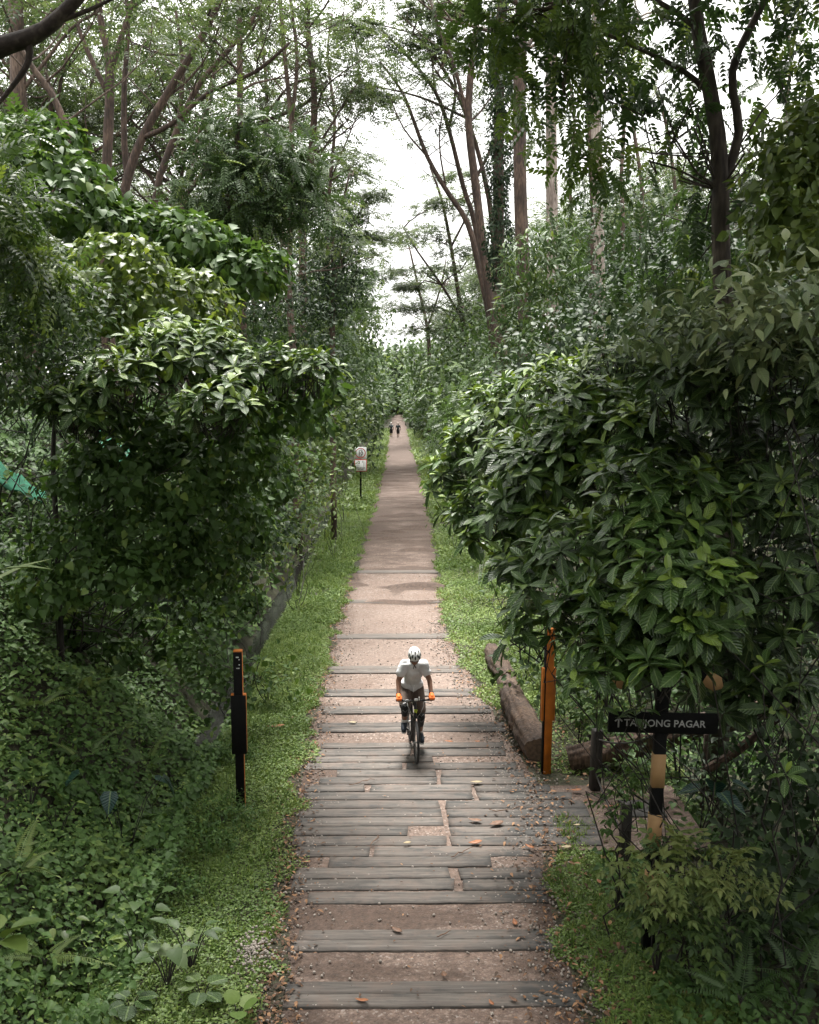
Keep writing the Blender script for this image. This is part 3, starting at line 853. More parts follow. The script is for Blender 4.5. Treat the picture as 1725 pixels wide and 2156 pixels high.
grass(g1, 42000, lft0, lft1, 26, 50, .13, 1, .3, 1.3)
grass(g1, 22000, lft0, lft1, 50, 150, .3, 1, .3, 1.4)
def tufts(bag, n, x0f, x1f, y0, y1, size):
    y = y0 + (y1 - y0) * rng.random(n); x = x0f(y) + (x1f(y) - x0f(y)) * rng.random(n)
    k = edge_ok(x, y, .1); x, y = np.repeat(x[k], 9), np.repeat(y[k], 9); m = len(x)
    p = pos_on(x + rng.normal(size=m) * .02, y + rng.normal(size=m) * .02)
    d = unit(np.stack([rng.normal(size=m) * .5, rng.normal(size=m) * .5, .7 + rng.random(m) * .6], -1))
    put_leaves(bag, 'blade', p, d, rdir(m) * .6 + np.array([0, -.3, .6]), size * rng.uniform(.6, 1.3, m), np.clip(np.repeat(rng.random(m // 9), 9) * .8 + rng.normal(size=m) * .1, 0, 1), np.full(m, 1.1))
tufts(g1, 900, lambda y: np.full_like(y, -3.4), lft1, 8.8, 18, .12)
tufts(g1, 900, lft0, lft1, 18, 40, .15)
tag(g1.build('grass', LM['grass']), 'short green grass and weeds along the left verge', 'grass', kind='stuff')
g2 = Bag()
rg0 = lambda y: xr(y) - .25; rg1 = lambda y: np.full_like(y, 3.9)
grass(g2, 36000, rg0, lambda y: np.full_like(y, 3.4), 8.5, 14, .07, 2, .8)
grass(g2, 16000, lambda y: xr(y) + .2, lambda y: np.full_like(y, 4.6), 14, 20, .08, 2, .7)
grass(g2, 42000, rg0, rg1, 19, 34, .1, 2, .6)
grass(g2, 26000, rg0, rg1, 34, 70, .17, 2, .4, 1.3)
grass(g2, 9000, rg0, rg1, 70, 150, .3, 2, .3, 1.3)
tufts(g2, 700, rg0, lambda y: np.full_like(y, 3.4), 8.8, 14, .13)
tufts(g2, 600, rg0, rg1, 19, 40, .14)
tag(g2.build('grass', LM['grass']), 'short green grass and weeds along the right verge', 'grass', kind='stuff')

def cover(bag, n, x0, x1, y0, y1, L, leaf, h0, h1, seed, mask=None, lo=.1, hi=.8):
    x = x0 + (x1 - x0) * rng.random(n); y = y0 + (y1 - y0) * rng.random(n)
    if mask is not None:
        k = mask(x, y); x, y = x[k], y[k]
    n = len(x)
    h = h0 + h1 * np.clip((fnoise(x, y, .8, seed) - .34) * 2.6, 0, 1.3)
    dz = h * (1 - .75 * rng.random(n) ** 1.8)
    p = pos_on(x, y, dz)
    d = unit(np.stack([rng.normal(size=n) + .5, rng.normal(size=n) - .5, -.25 + rng.normal(size=n) * .35], -1))
    ups = unit(UP + np.array([.35, -.25, 0]) + rdir(n) * .5)
    put_leaves(bag, leaf, p, d, ups, L * rng.uniform(.55, 1.25, n) * (.7 + .6 * fnoise(x, y, .45, seed + 4)), np.clip(lo + (hi - lo) * fnoise(x, y, 1.1, seed + 2) + rng.normal(size=n) * .12, 0, 1), rng.uniform(.85, 1.15, n))
c1 = Bag()
mL = lambda x, y: x < -2.55 - .5 * fnoise(x * 0, y, .8, 41) - .25 * sstep((y - 12) / 5) - .45 * sstep((y - 18) / 4)
cover(c1, 15000, -8.5, -2.4, 8, 13, .085, 'heart', .06, .6, 11, mL)
cover(c1, 5000, -8.5, -2.6, 8, 16, .06, 'rhomb', .2, .7, 17, mL, .5, 1.0)
cover(c1, 1500, -8.5, -3.2, 8, 18, .15, 'ovate', .3, .6, 18, mL, .3, .9)
cover(c1, 22000, -10, -2.9, 13, 19, .1, 'heart', .1, .7, 12, mL)
cover(c1, 17000, -12, -3.72, 19, 30, .14, 'heart', .1, .8, 13)
cover(c1, 9000, -13, -3.75, 30, 55, .24, 'ovate', .2, 1.0, 14)
cover(c1, 5000, -12, -4.0, 55, 130, .5, 'ovate', .4, 1.6, 15)
tag(c1.build('ground_cover', LM['cover']), 'low creeping green leaves covering the left bank', 'ground cover', kind='stuff')
c2 = Bag()
mR = lambda x, y: x > 2.3 + .5 * fnoise(x * 0, y, .9, 43)
cover(c2, 5000, 2.1, 6.5, 8, 12.4, .08, 'heart', .05, .45, 21, mR, .05, .5)
cover(c2, 6000, 3.2, 9, 12.4, 22, .12, 'heart', .1, .6, 22, None, .05, .5)
cover(c2, 7000, 3.4, 11, 22, 60, .22, 'ovate', .15, 1.0, 23, None, .05, .6)
cover(c2, 4000, 3.4, 11, 60, 130, .5, 'ovate', .4, 1.6, 24)
tag(c2.build('ground_cover', LM['cover']), 'low shaded green leaves covering the right forest floor', 'ground cover', kind='stuff')

# dry leaves and bark crumbs along the path edges
M_LITTER = leafmat('dry_leaf', (.05, .03, .018), (.15, .075, .036), (.36, .2, .1), .7, .1)
M_LEAF_O = plain('orange_dead_leaf', (.27, .095, .03), .55, var=.25, scale=20)
M_LEAF_P = plain('pale_dead_leaf', (.3, .24, .14), .6, var=.2, scale=20)
M_LEAF_B = plain('brown_dead_leaf', (.13, .065, .035), .6, var=.3, scale=20)
lt = Bag()
n = 6500
yl = 8.5 + 24 * rng.random(n) ** 1.5
side = rng.random(n) < .55
xx = np.where(side, xl(yl) - .05 + rng.normal(size=n) * .16, xr(yl) + .05 + rng.normal(size=n) * .3)
m = rng.random(n) < .12
xx = np.where(m, xl(yl) + (xr(yl) - xl(yl)) * rng.random(n), xx)
zz = np.where((xx > xl(yl)) & (xx < xr(yl)), .045, terrain(xx, yl) + .03)
put_leaves(lt, 'ovate', np.stack([xx, yl, zz], -1), unit(np.stack([rng.normal(size=n), rng.normal(size=n), rng.normal(size=n) * .12], -1)), UP + rdir(n) * .3,
           rng.uniform(.02, .085, n) * np.where(m, .6, 1), np.clip(rng.random(n) ** 1.6, 0, 1))
n = 900
yl = 8.8 + 10 * rng.random(n); xx = xr(yl) + 1.6 * rng.random(n) ** 1.5
put_leaves(lt, 'ovate', np.stack([xx, yl, terrain(xx, yl) + .05 + .04 * rng.random(n)], -1), unit(np.stack([rng.normal(size=n), rng.normal(size=n), rng.normal(size=n) * .2], -1)), UP + rdir(n) * .4, rng.uniform(.03, .1, n), np.clip(rng.random(n) ** 1.3, 0, 1))
tag(lt.build('leaf_litter', M_LITTER), 'dry brown leaf litter scattered along both path edges', 'leaf litter', kind='stuff')
M_STONE = plain('pale_stone', (.27, .235, .205), .8, var=.35, scale=7)
st = Bag()
bmi = bmesh.new(); bmesh.ops.create_icosphere(bmi, subdivisions=1, radius=1)
iv = np.array([tuple(v.co) for v in bmi.verts]); it = np.array([[v.index for v in f.verts] for f in bmi.faces]); bmi.free()
TP['stone'] = (iv, it, np.zeros((0, 4), int), np.zeros(len(iv)), np.zeros(len(iv)))
n = 4200
yl = 8.5 + 18 * rng.random(n) ** 1.3
side = rng.random(n) < .3
xx = np.where(side, xl(yl) + .1 + rng.normal(size=n) * .18, xr(yl) - .12 + rng.normal(size=n) * .3)
k = rng.random(n) < .16
xx = np.where(k, xl(yl) + (xr(yl) - xl(yl)) * rng.random(n), xx)
heap = G(535, 2010)
hk = rng.random(n) < .05
xx = np.where(hk, heap.x + rng.normal(size=n) * .1, xx); yl = np.where(hk, heap.y + rng.normal(size=n) * .22, yl)
put_leaves(st, 'stone', np.stack([xx, yl, np.where(hk, .06, .012)], -1), rdir(n), rdir(n), rng.uniform(.006, .02, n), rng.random(n))
tag(st.build('gravel_stones', M_STONE), 'loose pale gravel stones along the path edges', 'gravel', kind='stuff')

def dead_leaf(px, py, L, mat, label, rz, on=.05, curl=.35, leaf='ovate'):
    b_ = Bag()
    g = G(px, py)
    z = on if (xl(g.y) < g.x < xr(g.y)) or on > .05 else tz(g.x, g.y) + .07
    v, tri, quad, rib, al = TP[leaf]
    w = v.copy(); w[:, 2] = w[:, 2] * 0 + curl * (w[:, 0] ** 2 * 1.2 + (w[:, 1] - .5) ** 2 * .6); w[:, 1] -= .5
    b_.add(w * L, [tri, quad], .5, rib, al)
    o = b_.build('fallen_leaf', mat)
    o.location = (g.x, g.y, z); o.rotation_euler = (rng.uniform(-.15, .15), rng.uniform(-.15, .15), rz)
    sol = o.modifiers.new('thickness', 'SOLIDIFY'); sol.thickness = .002
    return tag(o, label, 'leaf', 'single dead leaves lying about the path')
dl = [(580, 1539, .34, M_LEAF_O, 'large orange dead leaf on the grass right of the black marker', 1.9, .09),
 (762, 2115, .2, M_LEAF_O, 'pale orange leaf on the sleeper nearest the bottom edge', 1.1, .05),
 (1034, 2120, .12, M_LEAF_O, 'small orange leaf near the right end of the bottom sleeper', .4, .05),
 (1084, 1946, .16, M_LEAF_O, 'orange leaf on the gravel just right of the dark soil band', .1, .03),
 (1001, 1782, .24, M_LEAF_O, 'long orange leaf lying flat across the middle of the deck', 1.6, .06),
 (1115, 1791, .2, M_LEAF_O, 'curled orange leaf at the right end of a deck plank', .7, .06),
 (1213, 1671, .22, M_LEAF_O, 'orange leaf by the grass at the far right corner of the deck', 1.3, .06),
 (1111, 1611, .13, M_LEAF_O, 'bright orange leaf left of the tall orange marker', .5, .04),
 (1140, 1688, .12, M_LEAF_P, 'small yellow green leaf on dark planks at the right', .9, .06),
 (1003, 1654, .26, M_LEAF_P, 'long cream leaf across the joint in the deck planks', 1.75, .06),
 (1214, 1745, .14, M_LEAF_P, 'pale brown leaf near the right end of the dark planks', 1.8, .06),
 (1285, 1699, .14, M_LEAF_O, 'orange leaf on the isolated dark plank at the right', 1.2, .05),
 (1192, 1792, .2, M_LEAF_P, 'pale yellow leaf on grass just below the deck', 1.7, .06),
 (1262, 1865, .15, M_LEAF_O, 'dull orange leaf on the shaded grass right of the path', .6, .06),
 (857, 1783, .17, M_LEAF_P, 'small pale leaf in the middle of the deck, pointing left', 2.2, .06),
 (945, 1564, .2, M_LEAF_O, 'orange leaf on soil right of the front wheel', 1.5, .03),
 (1005, 1564, .16, M_LEAF_O, 'second orange leaf right of the front wheel, nearer the log', .9, .03),
 (935, 2060, .17, M_LEAF_B, 'dark brown leaf upright on the near sleeper pair', .1, .05),
 (1080, 2113, .14, M_LEAF_B, 'brown curled leaf on the right part of the bottom sleeper', .8, .05),
 (835, 1966, .2, M_LEAF_B, 'brown leaf at the far edge of the pair of sleepers', .9, .05),
 (742, 1526, .2, M_LEAF_P, 'pale leaf at the left end of the sleepers by the pedals', 1.4, .05),
 (1000, 1735, .26, M_LEAF_B, 'brown crumpled leaf on the right half of the deck', 1.3, .06),
 (1045, 1742, .3, M_LEAF_B, 'dark brown leaf pile on the dark right planks', 2.0, .06)]
for a in dl: dead_leaf(a[0], a[1], a[2] * (1 if a[2] > .3 else .78), *a[3:6], on=a[6])
# twigs lying on the deck
for (x0, y0, x1, y1, lab) in [(735, 1652, 790, 1641, 'thin curved twig on the left part of the deck'), (950, 1804, 1000, 1782, 'thin straight twig on the middle planks of the deck'),
                              (920, 1972, 950, 1958, 'short dark twig on the sleeper pair below the soil band'), (1030, 1704, 1120, 1694, 'dark forked twig on the dark right planks'),
                              (780, 1780, 800, 1758, 'small dark twig on the left middle planks')]:
    b_ = Bag(); a, c = G(x0, y0, .05), G(x1, y1, .05)
    b_.tube(wander(a, c, 6, .05), [.006] * 5 + [.004, .003], 6)
    tag(b_.build('twig', M_LEAF_B, origin=a), lab, 'twig', 'twigs fallen on the deck')
# ================================================================== TREES
def px_line(pts, d, bend=0.0):
    return [P(x, y, d + bend * i) for i, (x, y) in enumerate(pts)]
def smooth_line(pts, sub=3):
    out = []
    n_ = len(pts)
    for i in range(n_ - 1):
        p0, p1, p2, p3 = pts[max(i - 1, 0)], pts[i], pts[i + 1], pts[min(i + 2, n_ - 1)]
        for k in range(sub):
            t = k / sub
            out.append(.5 * ((2 * p1) + (p2 - p0) * t + (2 * p0 - 5 * p1 + 4 * p2 - p3) * t * t + (3 * p1 - p0 - 3 * p2 + p3) * t ** 3))
    out.append(pts[-1])
    return out
def pad(bag, c, Rr, n, L, leaf='feather', thick=.16, lo=.1, hi=.85):
    r = Rr * np.sqrt(rng.random(n)); a = rng.random(n) * 6.283
    off = np.stack([r * np.cos(a), r * np.sin(a), rng.normal(size=n) * Rr * thick * (1.15 - r / Rr * .7)], -1)
    pos = np.array(c) + off
    pos[:, 2] -= .12 * r * r / Rr
    d = unit(np.stack([np.cos(a), np.sin(a), -.12 + rng.normal(size=n) * .25], -1) + rdir(n) * .7 * np.array([1, 1, .4]))
    put_leaves(bag, leaf, pos, d, UP + rdir(n) * .3, L * rng.uniform(.7, 1.2, n), np.clip(lo + (hi - lo) * rng.random(n), 0, 1))
def limb(tb, fb, p, dirv, length, r, depth, padR, padN, L, leaf, rise=.1, dens=1.0):
    """a wandering limb that splits and carries flat foliage pads"""
    k = 5
    pts, cur, dv = [Vector(p)], Vector(p), Vector(dirv).normalized()
    for i in range(k):
        dv = (dv + Vector(rng.normal(size=3) * .17) + Vector((0, 0, rise))).normalized()
        cur = cur + dv * (length / k)
        pts.append(cur.copy())
    tb.tube(pts, list(np.linspace(r, r * .35, k + 1)), 6, cap=False)
    if depth == 0:
        for q in (pts[-1], pts[-3]):
            if rng.random() < dens:
                pad(fb, Vector(q) + Vector(rng.normal(size=3) * .25) + Vector((0, 0, .15)), padR * rng.uniform(.7, 1.25), int(padN * rng.uniform(.7, 1.2)), L, leaf)
        return
    for i in range(2 if depth > 1 else 3):
        t = .45 + .55 * (i + rng.random()) / 4
        j = min(int(t * k), k - 1)
        q = pts[j].lerp(pts[j + 1], t * k - j if t * k - j < 1 else 1)
        az = rng.random() * 6.283
        side = Vector((math.cos(az), math.sin(az), rng.uniform(-.05, .35)))
        limb(tb, fb, q, (dv * .75 + side * .8), length * rng.uniform(.45, .65), r * .45, depth - 1, padR, padN, L, leaf, rise * .6, dens)
    limb(tb, fb, pts[-1], dv, length * .5, r * .35, 0, padR, padN, L, leaf, .02, dens)
def albizia(name, label, stems, d, bark='red', crown=None, group=None, leaf='feather', L=.5, padR=1.25, padN=10, cat='tree', ground=True, seed=0, sides=9):
    """stems: [(pixel polyline from low to high, r0, r1)]; crown: list of (stem index, n limbs, length)"""
    global rng
    keep = rng; rng = np.random.default_rng(seed + 1000)
    tb, fb = Bag(), Bag()
    lines = []
    root_xy = None
    for i, st_ in enumerate(stems):
        pts, r0, r1 = st_[:3]
        dd = d + (st_[3] if len(st_) > 3 else 0)
        bend = st_[4] if len(st_) > 4 else 0
        w = px_line(pts, dd, bend)
        if ground and i == 0:
            b0 = w[0]
            zg = tz(b0.x, b0.y) - .2
            if zg < b0.z - .2:
                w = [Vector((b0.x + .02 * (b0.z - zg), b0.y, zg)), Vector((b0.x, b0.y, (zg + b0.z) / 2))] + w
            root_xy = w[0]
        w = smooth_line(w, 3)
        tb.tube(w, list(np.linspace(r0, r1, len(w))), sides, lump=.05)
        lines.append((w, r1))
    if root_xy is None: root_xy = lines[0][0][0]
    for (si, nl, length, t0) in (crown or []):
        w, r1 = lines[si]
        for j in range(nl):
            t = t0 + (1 - t0) * (j + .5) / nl
            q = w[min(int(t * (len(w) - 1)), len(w) - 1)]
            az = j * 2.4 + rng.random() * 1.2
            el = rng.uniform(.25, .75)
            limb(tb, fb, q, Vector((math.cos(az), math.sin(az), el)), length * rng.uniform(.75, 1.2) * (1.15 - .5 * t), max(r1 * .5, .03), 1, padR, padN, L, leaf, .1, .8)
    root = empty(name, (root_xy.x, root_xy.y, tz(root_xy.x, root_xy.y)), label, cat, group)
    part(tb, 'trunk', BM[bark], root)
    if fb.v: part(fb, 'crown', LM['albizia'], root, smooth=False)
    rng = keep
    return root

g_al = 'tall feathery trees lining the path'
# --- left group
albizia('tall_tree', 'reddish many stemmed tree at upper left forking high above the creepers', [
    ([(222, 480), (226, 330), (232, 180), (228, 110)], .2, .14), ([(228, 115), (212, 40), (200, -90)], .12, .08),
    ([(232, 150), (262, 60), (300, -60)], .11, .06), ([(228, 200), (190, 120), (160, 40), (150, -60)], .09, .05)], 34, 'red',
    [(1, 3, 5, .6), (2, 3, 5, .6), (3, 3, 4, .6)], g_al, seed=1)
albizia('tall_tree', 'slanting reddish twin stem right of the many stemmed tree at upper left', [
    ([(258, 470), (268, 380), (300, 290), (345, 210), (400, 120), (450, 30), (490, -70)], .2, .1), ([(270, 380), (262, 300), (262, 180), (270, 60), (262, -60)], .13, .06, .5),
    ([(300, 290), (360, 262), (440, 195), (540, 150), (610, 90)], .1, .05, 0, -.4)], 37, 'red',
    [(0, 4, 5, .6), (1, 2, 5, .8), (2, 4, 3, .5)], g_al, seed=2)
albizia('tall_tree', 'dark thin stem curving up and left over the creeper mound', [
    ([(214, 440), (190, 370), (150, 290), (110, 200), (60, 130), (20, 60)], .15, .07)], 29, 'brown', [(0, 5, 4, .6)], g_al, seed=3)
albizia('tall_tree', 'thick straight brown trunk near the upper left edge', [
    ([(42, 290), (38, 130), (32, 0), (28, -150)], .32, .24), ([(38, 130), (80, 60), (150, -20)], .1, .06), ([(40, 200), (95, 130), (150, 60), (215, 20)], .08, .04)], 38, 'brown',
    [(0, 3, 6, .9), (1, 3, 4, .6), (2, 3, 3, .5)], g_al, seed=4)
albizia('tall_tree', 'slim upright trunk high in the left canopy above the dark small tree', [
    ([(508, 420), (506, 280), (505, 150), (503, 0), (500, -60)], .15, .12)], 46, 'red', [(0, 6, 5, .6)], g_al, seed=5)
albizia('tall_tree', 'tallest slim trunk on the left beside the sky gap', [
    ([(642, 720), (637, 450), (655, 330), (662, 200), (648, 60), (650, -60)], .24, .13), ([(655, 330), (700, 260), (740, 190)], .07, .04), ([(648, 380), (690, 300), (735, 250)], .06, .03)], 52, 'red',
    [(0, 7, 4.5, .55), (1, 4, 3, .4), (2, 4, 3, .4)], g_al, seed=6)
albizia('tall_tree', 'forked thin dark trunk left of the tallest slim trunk', [
    ([(610, 480), (614, 300), (612, 240), (600, 120), (590, 0), (585, -50)], .15, .08), ([(614, 260), (626, 120), (612, 0), (620, -60)], .1, .06)], 49, 'brown',
    [(0, 5, 5, .5), (1, 5, 5, .4)], g_al, seed=7)
albizia('tall_tree', 'red brown slanting trunk in the middle of the left canopy', [
    ([(325, 430), (375, 270), (425, 170), (520, 60), (560, -20)], .2, .08), ([(375, 270), (385, 150), (370, 20)], .12, .06)], 47, 'red',
    [(0, 7, 5.5, .4), (1, 5, 5, .4)], g_al, seed=8)
albizia('tall_tree', 'spreading tree with long near level limbs in the left canopy', [
    ([(385, 450), (400, 400), (470, 320), (525, 270), (640, 220), (690, 170)], .2, .07), ([(470, 320), (500, 260), (560, 240), (610, 180), (660, 165)], .1, .05), ([(400, 400), (420, 280), (450, 180), (440, 60)], .13, .06)], 54, 'red',
    [(0, 8, 5, .4), (1, 6, 5, .4), (2, 6, 5, .5)], g_al, seed=9)
albizia('tall_tree', 'short brown trunk low on the left among dark leaves', [
    ([(618, 745), (610, 650), (603, 560), (590, 480)], .17, .1)], 38, 'brown', [(0, 3, 3, .7)], g_al, seed=10)
albizia('tall_tree', 'dark near branch crossing the top left corner', [
    ([(-160, 700), (-150, 400), (-120, 200), (-20, 110), (60, 80), (110, 50), (170, -10), (230, -60)], .2, .06), ([(60, 80), (60, 130), (20, 190), (-40, 260)], .05, .02), ([(110, 50), (190, 20), (270, -20)], .035, .015)], 13, 'branch', None, seed=11)
# --- right group
albizia('tall_tree', 'slender trunk curving furthest left over the sky gap on the right side', [
    ([(1038, 745), (1030, 660), (1008, 560), (985, 470), (940, 400), (900, 330), (870, 250), (845, 190), (800, 130)], .26, .06), ([(900, 330), (850, 270), (820, 200)], .06, .03), ([(940, 400), (925, 300), (935, 220)], .06, .03)], 60, 'red',
    [(0, 7, 4, .55), (1, 3, 3.5, .4), (2, 3, 3, .4)], g_al, seed=21)
albizia('tall_tree', 'slender trunk leaning left beside the ivy column', [
    ([(1040, 720), (1020, 600), (1000, 470), (975, 390), (945, 270), (915, 190), (860, 120), (800, 60)], .24, .07), ([(945, 270), (960, 180), (930, 90), (900, 0)], .1, .05), ([(915, 190), (905, 100), (870, 20)], .07, .03)], 63, 'red',
    [(0, 7, 5, .5), (1, 6, 5, .4), (2, 5, 5, .4)], g_al, seed=22)
albizia('tall_tree', 'stout reddish trunk with several upright forks left of the ivy column', [
    ([(1045, 730), (1022, 560), (1003, 400), (987, 260), (992, 150), (1005, 40), (1010, -60)], .3, .14), ([(987, 260), (960, 150), (925, 60), (900, -20)], .12, .06), ([(1000, 380), (1040, 300), (1060, 230)], .1, .05)], 56, 'red',
    [(0, 6, 5, .6), (1, 6, 5, .3)], g_al, seed=23)
iv = albizia('tall_tree', 'trunk wrapped in dark green ivy behind the brown trunk', [
    ([(1058, 760), (1052, 560), (1050, 400), (1052, 200), (1056, 20), (1050, -60)], .3, .2)], 48, 'brown', [(0, 5, 5, .75)], g_al, seed=24)
ivb = Bag()
fol_drape(ivb, [E(1052, 560 - k * 52 + rng.normal() * 4, 24 + 9 * math.sin(k * 1.9), 48, 48) for k in range(11)], 5200, .2, 'ovate', low=-1, lump=.5, lo=.0, hi=.5)
part(ivb, 'ivy', LM['dark'], iv, smooth=False)
albizia('tall_tree', 'thick straight reddish brown trunk right of the ivy column', [
    ([(1106, 720), (1101, 560), (1096, 400), (1094, 200), (1100, -60)], .3, .24)], 42, 'red', [(0, 3, 5, .9)], g_al, seed=25, sides=12)
albizia('tall_tree', 'straight pale grey trunk with lichen between two reddish trunks', [
    ([(1164, 600), (1161, 300), (1160, 60), (1158, -80)], .27, .22)], 45, 'grey', [(0, 3, 5, .9)], g_al, seed=26, sides=12)
albizia('tall_tree', 'straight pale grey trunk furthest right of the bare trunks', [
    ([(1264, 660), (1259, 400), (1255, 200), (1258, -70)], .22, .18)], 40, 'grey', [(0, 3, 4, .9)], g_al, seed=27, sides=12)
albizia('tall_tree', 'thin red trunk close behind the rightmost pale trunk', [
    ([(1250, 480), (1243, 300), (1238, 120), (1235, -50)], .17, .13)], 55, 'red', [(0, 4, 5, .7)], g_al, seed=28)
for k, (pl, lab) in enumerate([([(1312, 480), (1308, 380), (1314, 260), (1300, 120)], 'thin far trunk showing in the bright gap right of the pale trunks'),
        ([(1352, 480), (1350, 380), (1330, 240), (1322, 120)], 'leaning thin far trunk, second into the bright gap on the right'),
        ([(1425, 480), (1420, 380), (1400, 250), (1370, 160)], 'thin far trunk behind the dark near tree at the right'),
        ([(1660, 330), (1655, 240), (1665, 120), (1650, 20)], 'thin far trunk near the upper right edge'),
        ([(1205, 480), (1200, 380), (1210, 250), (1190, 120)], 'thin far trunk between the two pale grey trunks')]):
    albizia('tall_tree', lab, [(pl, .15, .09)], 62 + 3 * k, 'brown', [(0, 4, 4, .5)], g_al, seed=30 + k)

def layered(label, d, trunks, pads, seed):
    global rng
    keep = rng; rng = np.random.default_rng(seed + 9000)
    tb, fb = Bag(), Bag(); first = None
    for pl, r0, r1 in trunks:
        w = px_line(pl, d)
        if first is None:
            zg = tz(w[0].x, w[0].y) - .2
            if zg < w[0].z: w = [Vector((w[0].x, w[0].y, zg))] + w
            first = w[0]
        w = smooth_line(w, 3); tb.tube(w, list(np.linspace(r0, r1, len(w))), 8)
    ends = [px_line(pl, d) for pl, _, _ in trunks]
    allp = [p for e_ in ends for p in e_[1:]]
    for px, py, rp in pads:
        c = P(px, py, d + rng.normal() * 2.5); Rr = rp / S(d)
        q = min(allp, key=lambda a: (a - c).length + (8 if a.z > c.z + .5 else 0))
        w = wander(q, c - Vector((0, 0, .25)), 5, .07); tb.tube(w, list(np.linspace(.07, .025, 6)), 5, cap=False)
        for _ in range(4):
            o_ = Vector((rng.normal() * Rr * .6, rng.normal() * Rr * .6, rng.normal() * Rr * .14))
            tb.tube(wander(w[3], c + o_, 3, .05), [.03, .022, .015, .01], 4, cap=False)
            pad(fb, c + o_, Rr * rng.uniform(.45, .85), (64 if seed < 20 and seed != 2 else 34), .55)
    root = empty('tall_tree', (first.x, first.y, first.z + .2), label, 'tree', 'tall feathery trees lining the path')
    part(tb, 'trunk', BM['red'], root); part(fb, 'crown', LM['albizia'], root, smooth=False)
    rng = keep
layered('feathery tree with stacked flat crowns right of the sky gap', 84, [([(985, 760), (970, 650), (950, 520), (930, 420), (905, 350)], .25, .07), ([(972, 670), (930, 600), (880, 530), (850, 480)], .12, .05), ([(950, 520), (990, 440), (1010, 380)], .1, .04)],
    [(960, 370, 55), (905, 430, 60), (990, 440, 50), (870, 490, 55), (940, 500, 70), (1000, 530, 55), (885, 560, 60), (950, 590, 70), (850, 600, 40), (900, 640, 55), (985, 640, 60), (930, 690, 60)], 1)
layered('paler feathery tree with flat crowns low behind the sky gap on the right', 110, [([(905, 770), (900, 690), (880, 600), (862, 520)], .28, .08), ([(900, 690), (930, 600), (940, 540)], .12, .05)],
    [(862, 520, 40), (840, 565, 34), (890, 590, 45), (850, 640, 36), (905, 620, 50), (872, 690, 40), (920, 670, 40), (940, 560, 45)], 2)
layered('feathery tree with thin flat crowns left of the sky gap', 78, [([(690, 770), (700, 600), (715, 470), (735, 370)], .22, .06), ([(702, 580), (740, 480), (775, 420)], .1, .04), ([(712, 490), (680, 400), (670, 330)], .1, .04)],
    [(740, 350, 50), (775, 410, 42), (700, 330, 55), (745, 450, 50), (690, 420, 50), (770, 500, 36), (725, 530, 50), (700, 590, 45), (757, 570, 30), (660, 360, 50), (735, 640, 40), (690, 500, 45)], 3)
layered('feathery crown reaching across the top of the sky gap', 62, [([(1052, 760), (1046, 600), (1030, 420), (985, 250), (930, 140), (870, 70)], .24, .06), ([(985, 250), (900, 210), (830, 190), (770, 180)], .09, .03), ([(930, 140), (960, 60), (980, 0)], .09, .04), ([(870, 70), (790, 50), (730, 40)], .05, .02)],
    [(870, 70, 50), (785, 190, 34), (925, 100, 45), (960, 30, 50), (735, 50, 34), (890, 10, 45)], 4)
for k, (d, pl, lab) in enumerate([(66, [(560, 470), (556, 330), (562, 200), (550, 60), (552, -60)], 'thin bare trunk between the forked trunk and the slim upright one'),
        (70, [(160, 470), (170, 330), (185, 200), (230, 80), (240, -50)], 'thin far trunk behind the many stemmed tree'), (72, [(425, 480), (440, 350), (432, 220), (470, 100), (480, -40)], 'thin far trunk in the middle of the left canopy'),
        (64, [(110, 330), (105, 200), (90, 90), (100, -40)], 'thin far trunk right of the thick straight trunk at upper left'), (75, [(690, 500), (696, 380), (705, 250), (690, 120), (700, 30)], 'thin far trunk just right of the tallest slim trunk on the left')]):
    layered(lab, d, [(pl, .17, .07), ([pl[1], (pl[1][0] + 45, pl[1][1] - 110), (pl[1][0] + 80, pl[1][1] - 190)], .07, .03), ([pl[2], (pl[2][0] - 50, pl[2][1] - 90), (pl[2][0] - 90, pl[2][1] - 150)], .07, .03)],
        [(pl[0][0] + rng.normal() * 70, q_, 52) for q_ in (40, 110, 190, 260, 330)], 20 + k)
# generic feathery trees further down the corridor: four built, the rest copies
def generic_albizia(seed, H, spread, label):
    global rng
    keep = rng; rng = np.random.default_rng(seed)
    tb, fb = Bag(), Bag()
    w = smooth_line(wander((0, 0, -.3), (rng.normal() * .8, rng.normal() * .8, H * .5), 4, .03), 2)
    tb.tube(w, list(np.linspace(.34, .2, len(w))), 8)
    for j in range(7):
        az = j * 2.4 + rng.random(); q = w[-1 - (j % 3)]
        limb(tb, fb, q, Vector((math.cos(az) * .75, math.sin(az) * .75, rng.uniform(.5, 1.1))), spread * rng.uniform(.8, 1.15), .14, 2, 1.8, 22, .7, 'feather', .04, .85)
    root = empty('tall_tree', (0, 0, 0), label, 'tree', 'feathery trees far down the path')
    part(tb, 'trunk', BM['red'], root); part(fb, 'crown', LM['albizia'], root, smooth=False)
    rng = keep
    return root
protos = [generic_albizia(300 + i, 25, 8.0, '') for i in range(4)]
far = [(-11, 66, 1.0), (-16, 60, 1.05), (-9, 84, .95), (-15, 92, 1.1), (-8.5, 108, .95), (-12, 128, 1.05), (-8, 150, .95), (-10, 178, 1.0), (-24, 72, 1.1), (-34, 92, 1.15), (-20, 110, 1.1),
       (10, 76, .8), (13, 92, .95), (9.5, 112, .85), (14, 124, 1.0), (9.5, 146, .9), (12, 172, 1.0), (20, 84, 1.0), (26, 100, 1.1), (30, 76, 1.05), (22, 66, .9), (38, 88, 1.1), (9, 200, .95), (-7.5, 212, .95), (18, 140, 1.1)]
used = set()
side_words = {True: 'left', False: 'right'}
